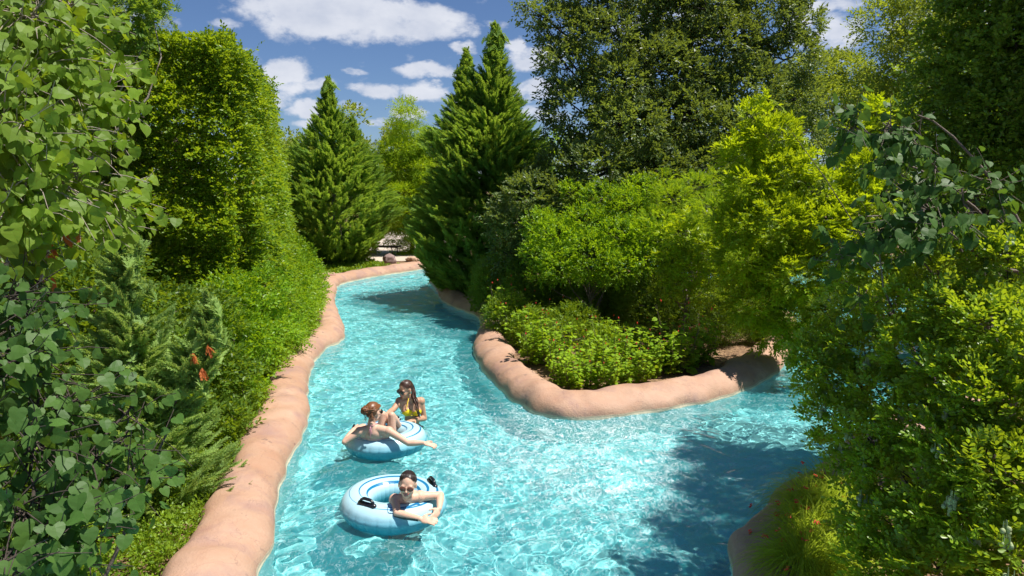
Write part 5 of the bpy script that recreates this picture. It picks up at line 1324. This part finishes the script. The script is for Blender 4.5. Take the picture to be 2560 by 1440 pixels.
def torso(bm, pel, chest, neck, shL, shR, k=1.22, w=1.0):
    pel, chest, neck, shL, shR = map(Vector, (pel, chest, neck, shL, shR))
    side = (shL-shR).normalized(); up = (neck-pel).normalized(); fwd = up.cross(side)
    rot = frame(fwd, up); mid = (pel+chest)*0.5
    sph(bm, chest, (0.135*k*w, 0.088*k, 0.125*k), rot, 26); sph(bm, mid, (0.108*k*w, 0.074*k, 0.13*k), rot, 24); sph(bm, pel, (0.140*k*w, 0.095*k, 0.11*k), rot, 26)
    cap(bm, chest+up*0.07*k, neck, 0.062*k, 0.044*k); 
    for s_ in (shL, shR):
        cap(bm, neck.lerp(chest, 0.35), s_, 0.050*k, 0.050*k); sph(bm, s_, (0.056*k,)*3, seg=16)
        cap(bm, s_, chest.lerp(s_, 0.5)-up*0.05*k, 0.050*k, 0.07*k)
    return rot, side, up, fwd
def arm(bm, sh, el, wr, k=1.22):
    cap(bm, sh, el, 0.046*k, 0.035*k); cap(bm, el, Vector(el).lerp(Vector(wr), 0.35), 0.036*k, 0.037*k); cap(bm, Vector(el).lerp(Vector(wr), 0.35), wr, 0.037*k, 0.0235*k)
def leg(bm, hip, kn, an, toe, k=1.22):
    cap(bm, hip, kn, 0.078*k, 0.050*k); m = Vector(kn).lerp(Vector(an), 0.33); cap(bm, kn, m, 0.050*k, 0.054*k); cap(bm, m, an, 0.054*k, 0.032*k)
    cap(bm, an, Vector(an).lerp(Vector(toe), 0.5)+Vector((0, 0, -0.01)), 0.034*k, 0.032*k); cap(bm, Vector(an).lerp(Vector(toe), 0.5), toe, 0.032*k, 0.020*k)
K = 1.22
# --- woman leaning on the nearer tube
pA = thing('person', 'smiling swimmer in tinted sunglasses hugging the rim of the nearer tube', 'person', (cA[0]+0.12, cA[1]-0.1, 0.0))
bm = Blob()
hd = A3(1019, 1212, 7.05); F = frame((0.03, -1.0, -0.02), (0.10, -0.25, 1)); nk = hd+F @ Vector((0, -0.02*K, -0.125*K))
sr, sl = A3(987, 1249, 7.17), A3(1050, 1241, 7.22); ch = (sr+sl)*0.5+Vector((0, 0.12, -0.09)); pe = Vector((ch.x-0.02, ch.y+0.16, -0.36))
torso(bm, pe, ch, nk, sl, sr, K, 0.95); head(bm, hd, F, K); cap(bm, nk+Vector((0, 0.02, -0.02)), hd+F @ Vector((0, -0.01, -0.03)), 0.055, 0.052)
e1, w1 = A3(993, 1283, 6.95), A3(1050, 1297, 6.86); arm(bm, sr, e1, w1, K); hand(bm, w1, A3(1072, 1301, 6.84)-w1, (0, -0.6, 0.8), (0.1, -0.1, 1), 1.2, 0.35)
e2, w2 = A3(1101, 1238, 7.28), A3(1098, 1272, 7.06); arm(bm, sl, e2, w2, K); hand(bm, w2, A3(1082, 1297, 6.95)-w2, (0.7, -0.6, 0.4), (-1, 0.1, 0.3), 1.2, 0.45)
for s_ in (-1, 1): leg(bm, pe+Vector((0.085*s_, 0.0, -0.05)), pe+Vector((0.10*s_-0.10, -0.18+0.12*s_, -0.40)), pe+Vector((0.12*s_-0.16, 0.20, -0.50)), pe+Vector((0.12*s_-0.16, 0.33, -0.53)), 1.05)
bA = finish(bm, 'body', SK_A, pA)
glasses(hd, F, K, M_LENS2, M_GOLD, pA, 0.029, 0.022); smile(hd, F, K, pA)
bm = bmesh.new(); scalp(bm, hd, F, K); rg = np.random.RandomState(3)
bun = hd+F @ Vector((0, -0.115*K, 0.045*K)); sph(bm, bun, (0.040, 0.034, 0.040), F, 12)
slick(bm, hd, F, K, bun, 44, rg)
bm_obj(bm, 'hair', M_HAIR_D, pA)
tb_ = patch(bA, 'bikini_top', lambda c, n: (c[:, 2] < ch.z+0.02) & (c[:, 2] > ch.z-0.12) & (c[:, 1] < ch.y+0.02) & (abs(c[:, 0]-ch.x) < 0.17) & (n[:, 1] < 0.1), 0.004, M_BLACK, pA)

# --- woman seated in the farther tube, back to the camera
pB = thing('person', 'swimmer with messy auburn bun lounging in the farther tube, back to the camera', 'person', (cB[0]-0.1, cB[1], 0.0))
bm = Blob()
hd = A3(933, 1031, 9.12); F = frame((0.50, 0.85, -0.22), (-0.08, 0.1, 1)); nk = hd+F @ Vector((0, -0.025*K, -0.125*K))
sl, sr = A3(899, 1079, 9.06), A3(972, 1078, 9.04); ch = (sr+sl)*0.5+Vector((0.0, 0.07, -0.075)); pe = Vector((cB[0]-0.02, cB[1]+0.03, 0.02))
torso(bm, pe, ch, nk, sl, sr, K, 1.0); head(bm, hd, F, K); cap(bm, nk+Vector((0, 0, -0.02)), hd+F @ Vector((0, -0.01, -0.03)), 0.055, 0.052)
e1, w1 = A3(862, 1105, 8.98), A3(884, 1073, 9.28); arm(bm, sl, e1, w1, K); hand(bm, w1, A3(905, 1065, 9.34)-w1, (0, -0.3, 1), (0, 1, 0), 1.2, 0.5)
e2, w2 = A3(1022, 1108, 8.92), A3(1059, 1107, 8.92); arm(bm, sr, e2, w2, K); hand(bm, w2, A3(1078, 1112, 8.9)-w2, (0, -0.3, 1), (0, 1, 0.2), 1.2, 0.6)
for (kx, ky, kd, fx, fy, fd) in ((957, 1036, 9.62, 984, 1066, 9.86), (979, 1038, 9.58, 1002, 1070, 9.80)):
    kn = A3(kx, ky, kd); an = A3(fx, fy, fd); hp = pe+Vector((0.09*(1 if kx > 960 else -1), 0.05, 0.0))
    leg(bm, hp, kn, an, an+Vector((0.05, 0.13, -0.04)), 1.05)
bB = finish(bm, 'body', SK_B, pB)
bm = bmesh.new(); scalp(bm, hd, F, K); rg = np.random.RandomState(8)
bun = hd+F @ (Vector((-0.02, -0.112, 0.030))*K)
for i in range(40):
    a = rg.uniform(0, 6.28); a2 = rg.uniform(0, 6.28); u = Vector((math.cos(a)*math.cos(a2), math.sin(a), math.cos(a)*math.sin(a2)))*0.052
    v = u.cross(Vector(rg.normal(size=3))).normalized()*0.050
    lock(bm, [bun+u, bun+u*0.7+v, bun-u*0.6+v*0.8, bun-u], 0.010, 0.006)
for i in range(34):
    a = math.pi*2*i/34; p0 = hd+F @ (Vector((math.sin(a)*0.078, 0.02+0.05*math.cos(a), 0.06+0.03*math.cos(a)))*K); p1 = hd+F @ (Vector((math.sin(a)*0.085, -0.07, 0.03+0.05*math.cos(a)))*K)
    lock(bm, [p0, p1, bun+Vector(rg.normal(size=3)*0.02)], 0.008, 0.007)
for i in range(22):   # loose ends down the neck
    p0 = hd+F @ (Vector((rg.uniform(-.05, .06), -0.09, 0.0))*K); d = Vector((rg.uniform(-.02, .07), rg.uniform(-.03, 0.01), -0.05))
    lock(bm, [p0, p0+d+Vector((0, -0.01, 0)), p0+d*2+Vector(rg.normal(size=3)*0.012)], 0.006, 0.002)
bm_obj(bm, 'hair', M_HAIR_R, pB)
glasses(hd, F, K, M_LENS, M_FRAME, pB)
tb = Tubes(); bow = (sr+sl)*0.5+Vector((-0.06, -0.005, 0.0))
tb.add([nk+Vector((-0.07, 0.03, 0.0)), nk+Vector((-0.03, -0.055, -0.01)), nk+Vector((0.03, -0.055, -0.01)), nk+Vector((0.08, 0.03, 0.0))], 0.005, 6)
for dx, dz in ((-0.02, -0.13), (0.02, -0.12), (0.0, -0.17)): tb.add([nk+Vector((0, -0.055, -0.01)), nk+Vector((dx*0.5, -0.085, -0.05)), nk+Vector((dx, -0.095, dz))], [0.007, 0.006, 0.005], 6)
child('neck_tie', tb.mesh('neck_tie', M_STR), pB)
patch(bB, 'bikini_top', lambda c, n: (c[:, 2] > ch.z-0.035) & (c[:, 2] < ch.z-0.015) & (abs(c[:, 0]-ch.x) < 0.2) & (abs(c[:, 1]-ch.y) < 0.2), 0.004, M_STR, pB)

# --- woman standing behind the farther tube
pC = thing('person', 'standing swimmer in a yellow bikini and dark sunglasses, long brown ponytail', 'person', (A3(1027, 1040, 10.3).x, 10.3, -1.0))
bm = Blob()
hd = A3(1014, 974, 10.22); F = frame((-0.62, -0.80, -0.22), (-0.06, -0.12, 1)); nk = hd+F @ Vector((0, -0.03*K, -0.125*K)); nk.x += 0.02
sr, sl = A3(999, 1003, 10.22), A3(1052, 1003, 10.34); ch = (sr+sl)*0.5+Vector((0, 0.02, -0.12)); pe = ch+Vector((0.03, 0.06, -0.40))
_, side, upv, fwd = torso(bm, pe, ch, nk, sl, sr, K, 0.92)
if fwd.y > 0: fwd = -fwd
head(bm, hd, F, K); cap(bm, nk+Vector((0, 0, -0.02)), hd+F @ Vector((0, -0.01, -0.03)), 0.050, 0.048)
br = []
for s_ in (-1, 1):
    b_ = ch+side*(0.072*s_*1.1)+fwd*0.085+upv*(-0.02); br.append(b_.copy()); sph(bm, b_, (0.070, 0.062, 0.066), frame(fwd, upv), 20)
e1, w1 = A3(983, 1024, 10.05), A3(966, 1036, 9.80); arm(bm, sr, e1, w1, K); hand(bm, w1, A3(952, 1039, 9.72)-w1, (0, 0.1, 1), (0.2, 1, 0), 1.2, 0.35)
e2, w2 = A3(1061, 1046, 10.36), A3(1037, 1049, 10.12); arm(bm, sl, e2, w2, K); hand(bm, w2, A3(1024, 1053, 10.02)-w2, (0, -0.1, 1), (0, -1, 0.2), 1.2, 0.6)
for s_ in (-1, 1):
    hp = pe+side*0.095*s_+Vector((0, 0, -0.04)); kn = Vector((hp.x, hp.y-0.07, (hp.z-0.92)/2)); an = Vector((hp.x, hp.y+0.05, -0.93)); leg(bm, hp, kn, an, an+Vector((0.0, -0.16, -0.03)), 1.1)
bC = finish(bm, 'body', SK_C, pC)
glasses(hd, F, K, M_LENS, M_FRAME, pC, 0.031, 0.025); smile(hd, F, K, pC)
bm = bmesh.new(); scalp(bm, hd, F, K); rg = np.random.RandomState(12)
tie = hd+F @ (Vector((-0.03, -0.10, -0.01))*K)
slick(bm, hd, F, K, tie, 44, rg)
q1, q2, q3 = A3(1040, 1004, 10.16), A3(1043, 1022, 10.10), A3(1048, 1040, 10.12)
for i in range(26):
    j = lambda s_: Vector(rg.normal(size=3)*s_)
    lock(bm, [tie+j(0.01), A3(1034, 990, 10.22)+j(0.015), q1+j(0.018), q2+j(0.02), q3+j(0.016)], 0.010, 0.003)
bm_obj(bm, 'hair', M_HAIR_C, pC)
def cups(c, n):
    ok = np.zeros(len(c), bool)
    for b_ in br:
        q = c-np.array(b_); ok |= (np.linalg.norm(q, axis=1) < 0.082) & ((q@np.array(fwd)) > -0.005) & ((q@np.array(upv)) < 0.055-0.55*np.abs(q@np.array(side))) & ((q@np.array(upv)) > -0.062)
    return ok
top = patch(bC, 'bikini_top', cups, 0.006, M_YEL, pC)
tb = Tubes()
for i, b_ in enumerate(br):
    tb.add([b_+fwd*0.055+upv*0.045, b_+fwd*0.035+upv*0.10-side*0.0, nk+fwd*0.055+side*(0.035*(1 if i else -1)), nk-fwd*0.04], 0.005, 6)
P = [ch+side*(0.165*math.cos(a))+fwd*(0.118*math.sin(a))-upv*0.075 for a in np.linspace(0, 2*math.pi, 25)]; tb.add(P, 0.0055, 6)
child('bikini_strap', tb.mesh('bikini_strap', M_YEL), pC)
patch(bC, 'bikini_bottom', lambda c, n: (c[:, 2] < pe.z+0.05) & (c[:, 2] > pe.z-0.10), 0.005, M_YEL, pC)
for o in (bA, bB, bC): o.cycles.is_caustics_receiver = True
# ------------------------------------------------------------------ deck and its furniture
def mat_deck():
    m, nt = new_mat('pale_concrete')
    tc = nt.add('ShaderNodeTexCoord').outputs['Object']
    n = nt.noise(tc, 1.3, 5, 0.6); n2 = nt.noise(tc, 25, 4)
    c = nt.mix(n, (0.42, 0.34, 0.27), (0.56, 0.48, 0.40)); c = nt.mix(nt.ramp(n2, [(0.5, 0), (0.8, 0.4)]), c, (0.35, 0.27, 0.2))
    b = nt.add('ShaderNodeBump', {'Height': n2, 'Strength': 0.3, 'Distance': 0.02})
    p = nt.add('ShaderNodeBsdfPrincipled', {'Base Color': c, 'Roughness': 0.85, 'Normal': b.outputs[0]}); out(nt, p.outputs[0]); return m
M_DECK = mat_deck()
o = link('deck', flat_poly('deck', [(-9.6, 33.3), (-7.6, 33.0), (-6.2, 33.8), (-3.5, 34.6), (-2.5, 37), (-4.0, 44), (-5.5, 58), (-10.0, 58), (-10.2, 45), (-12.5, 38), (-12.0, 34)], 0.125, M_DECK)); tag(o, kind='structure', label='pale concrete sun deck beyond the river bend')
M_IRON = simple('dark_metal', (0.055, 0.032, 0.028), 0.45)
lx, ly = G(955, 640, 0.12)
lg = thing('sun_lounger', 'bare dark metal frame of a sun lounger on the pale deck', 'sun lounger', (lx-0.25, ly+0.6, 0.13), None, R(-10))
def bar(tb, a, b, r=0.022): tb.add([a, ((a[0]+b[0])/2, (a[1]+b[1])/2, (a[2]+b[2])/2), b], r, 6)
tb = Tubes()
for y_ in (-0.42, 0.42):
    bar(tb, (-1.15, y_, 0.46), (1.15, y_, 0.46), 0.03)
bar(tb, (1.15, -0.42, 0.46), (1.15, 0.42, 0.46), 0.03); bar(tb, (-1.15, -0.42, 0.46), (-1.15, 0.42, 0.46), 0.03)
link('side_rail', tb.mesh('side_rail', M_IRON), lg)
tb = Tubes()
for x_ in np.linspace(-0.9, 0.9, 7): bar(tb, (x_, -0.42, 0.46), (x_, 0.42, 0.46), 0.028)
for y_ in (-0.14, 0.14): bar(tb, (-1.15, y_, 0.45), (1.15, y_, 0.45), 0.024)
link('cross_slats', tb.mesh('cross_slats', M_IRON), lg)
for x_ in (-0.8, 0.85):
    for y_ in (-0.40, 0.40):
        tb = Tubes(); bar(tb, (x_, y_, 0.46), (x_+0.08, y_*1.05, 0.0), 0.03); link('leg', tb.mesh('leg', M_IRON), lg)
# boulder
def rock(name, label, loc, sz, seed, mat):
    bm = bmesh.new(); bmesh.ops.create_icosphere(bm, subdivisions=4, radius=1.0)
    co = np.array([v.co[:] for v in bm.verts]); d = 1+0.22*vnoise(co, 1.5, seed, 3)
    for v, k in zip(bm.verts, d): v.co = Vector((v.co.x*sz[0]*k, v.co.y*sz[1]*k, v.co.z*sz[2]*k))
    me = bpy.data.meshes.new(name); bm.to_mesh(me); bm.free(); me.materials.append(mat)
    return tag(link(name, me, None, loc), label, 'rock')
M_ROCK = simple('purple_grey_rock', (0.26, 0.18, 0.17), 0.85, 0.4, 5, 0.7, 9)
M_ROCK2 = simple('tan_rock', (0.42, 0.28, 0.19), 0.85, 0.3, 5, 0.7, 9)
x, y = G(973, 656, 0.15); rock('boulder', 'dark purple-grey boulder in front of the lounger frame', (x, y+0.1, 0.26), (0.34, 0.28, 0.28), 3, M_ROCK)
x, y = G(1030, 652, 0.15); rock('stone', 'small tan stone lying behind the coping right of the boulder', (x, y+0.1, 0.22), (0.35, 0.2, 0.14), 5, M_ROCK2)
# low planter kerb at the coping corner
M_KERB = simple('pink_stone', (0.44, 0.27, 0.21), 0.8, 0.25, 4, 0.5, 20)
bm = bmesh.new(); r = bmesh.ops.create_cube(bm, size=1.0); x, y = G(795, 691, 0.3)
for v in r['verts']: v.co = Vector((v.co.x*1.35, v.co.y*0.45, v.co.z*0.34))
bmesh.ops.bevel(bm, geom=list(bm.edges), offset=0.04, segments=3, affect='EDGES')
me = bpy.data.meshes.new('stone_kerb'); bm.to_mesh(me); bm.free(); me.materials.append(M_KERB)
o = link('stone_kerb', me, None, (x, y, 0.25)); o.rotation_euler = (0, 0, R(12)); tag(o, 'low pink stone kerb at the corner of the far left coping', 'kerb')
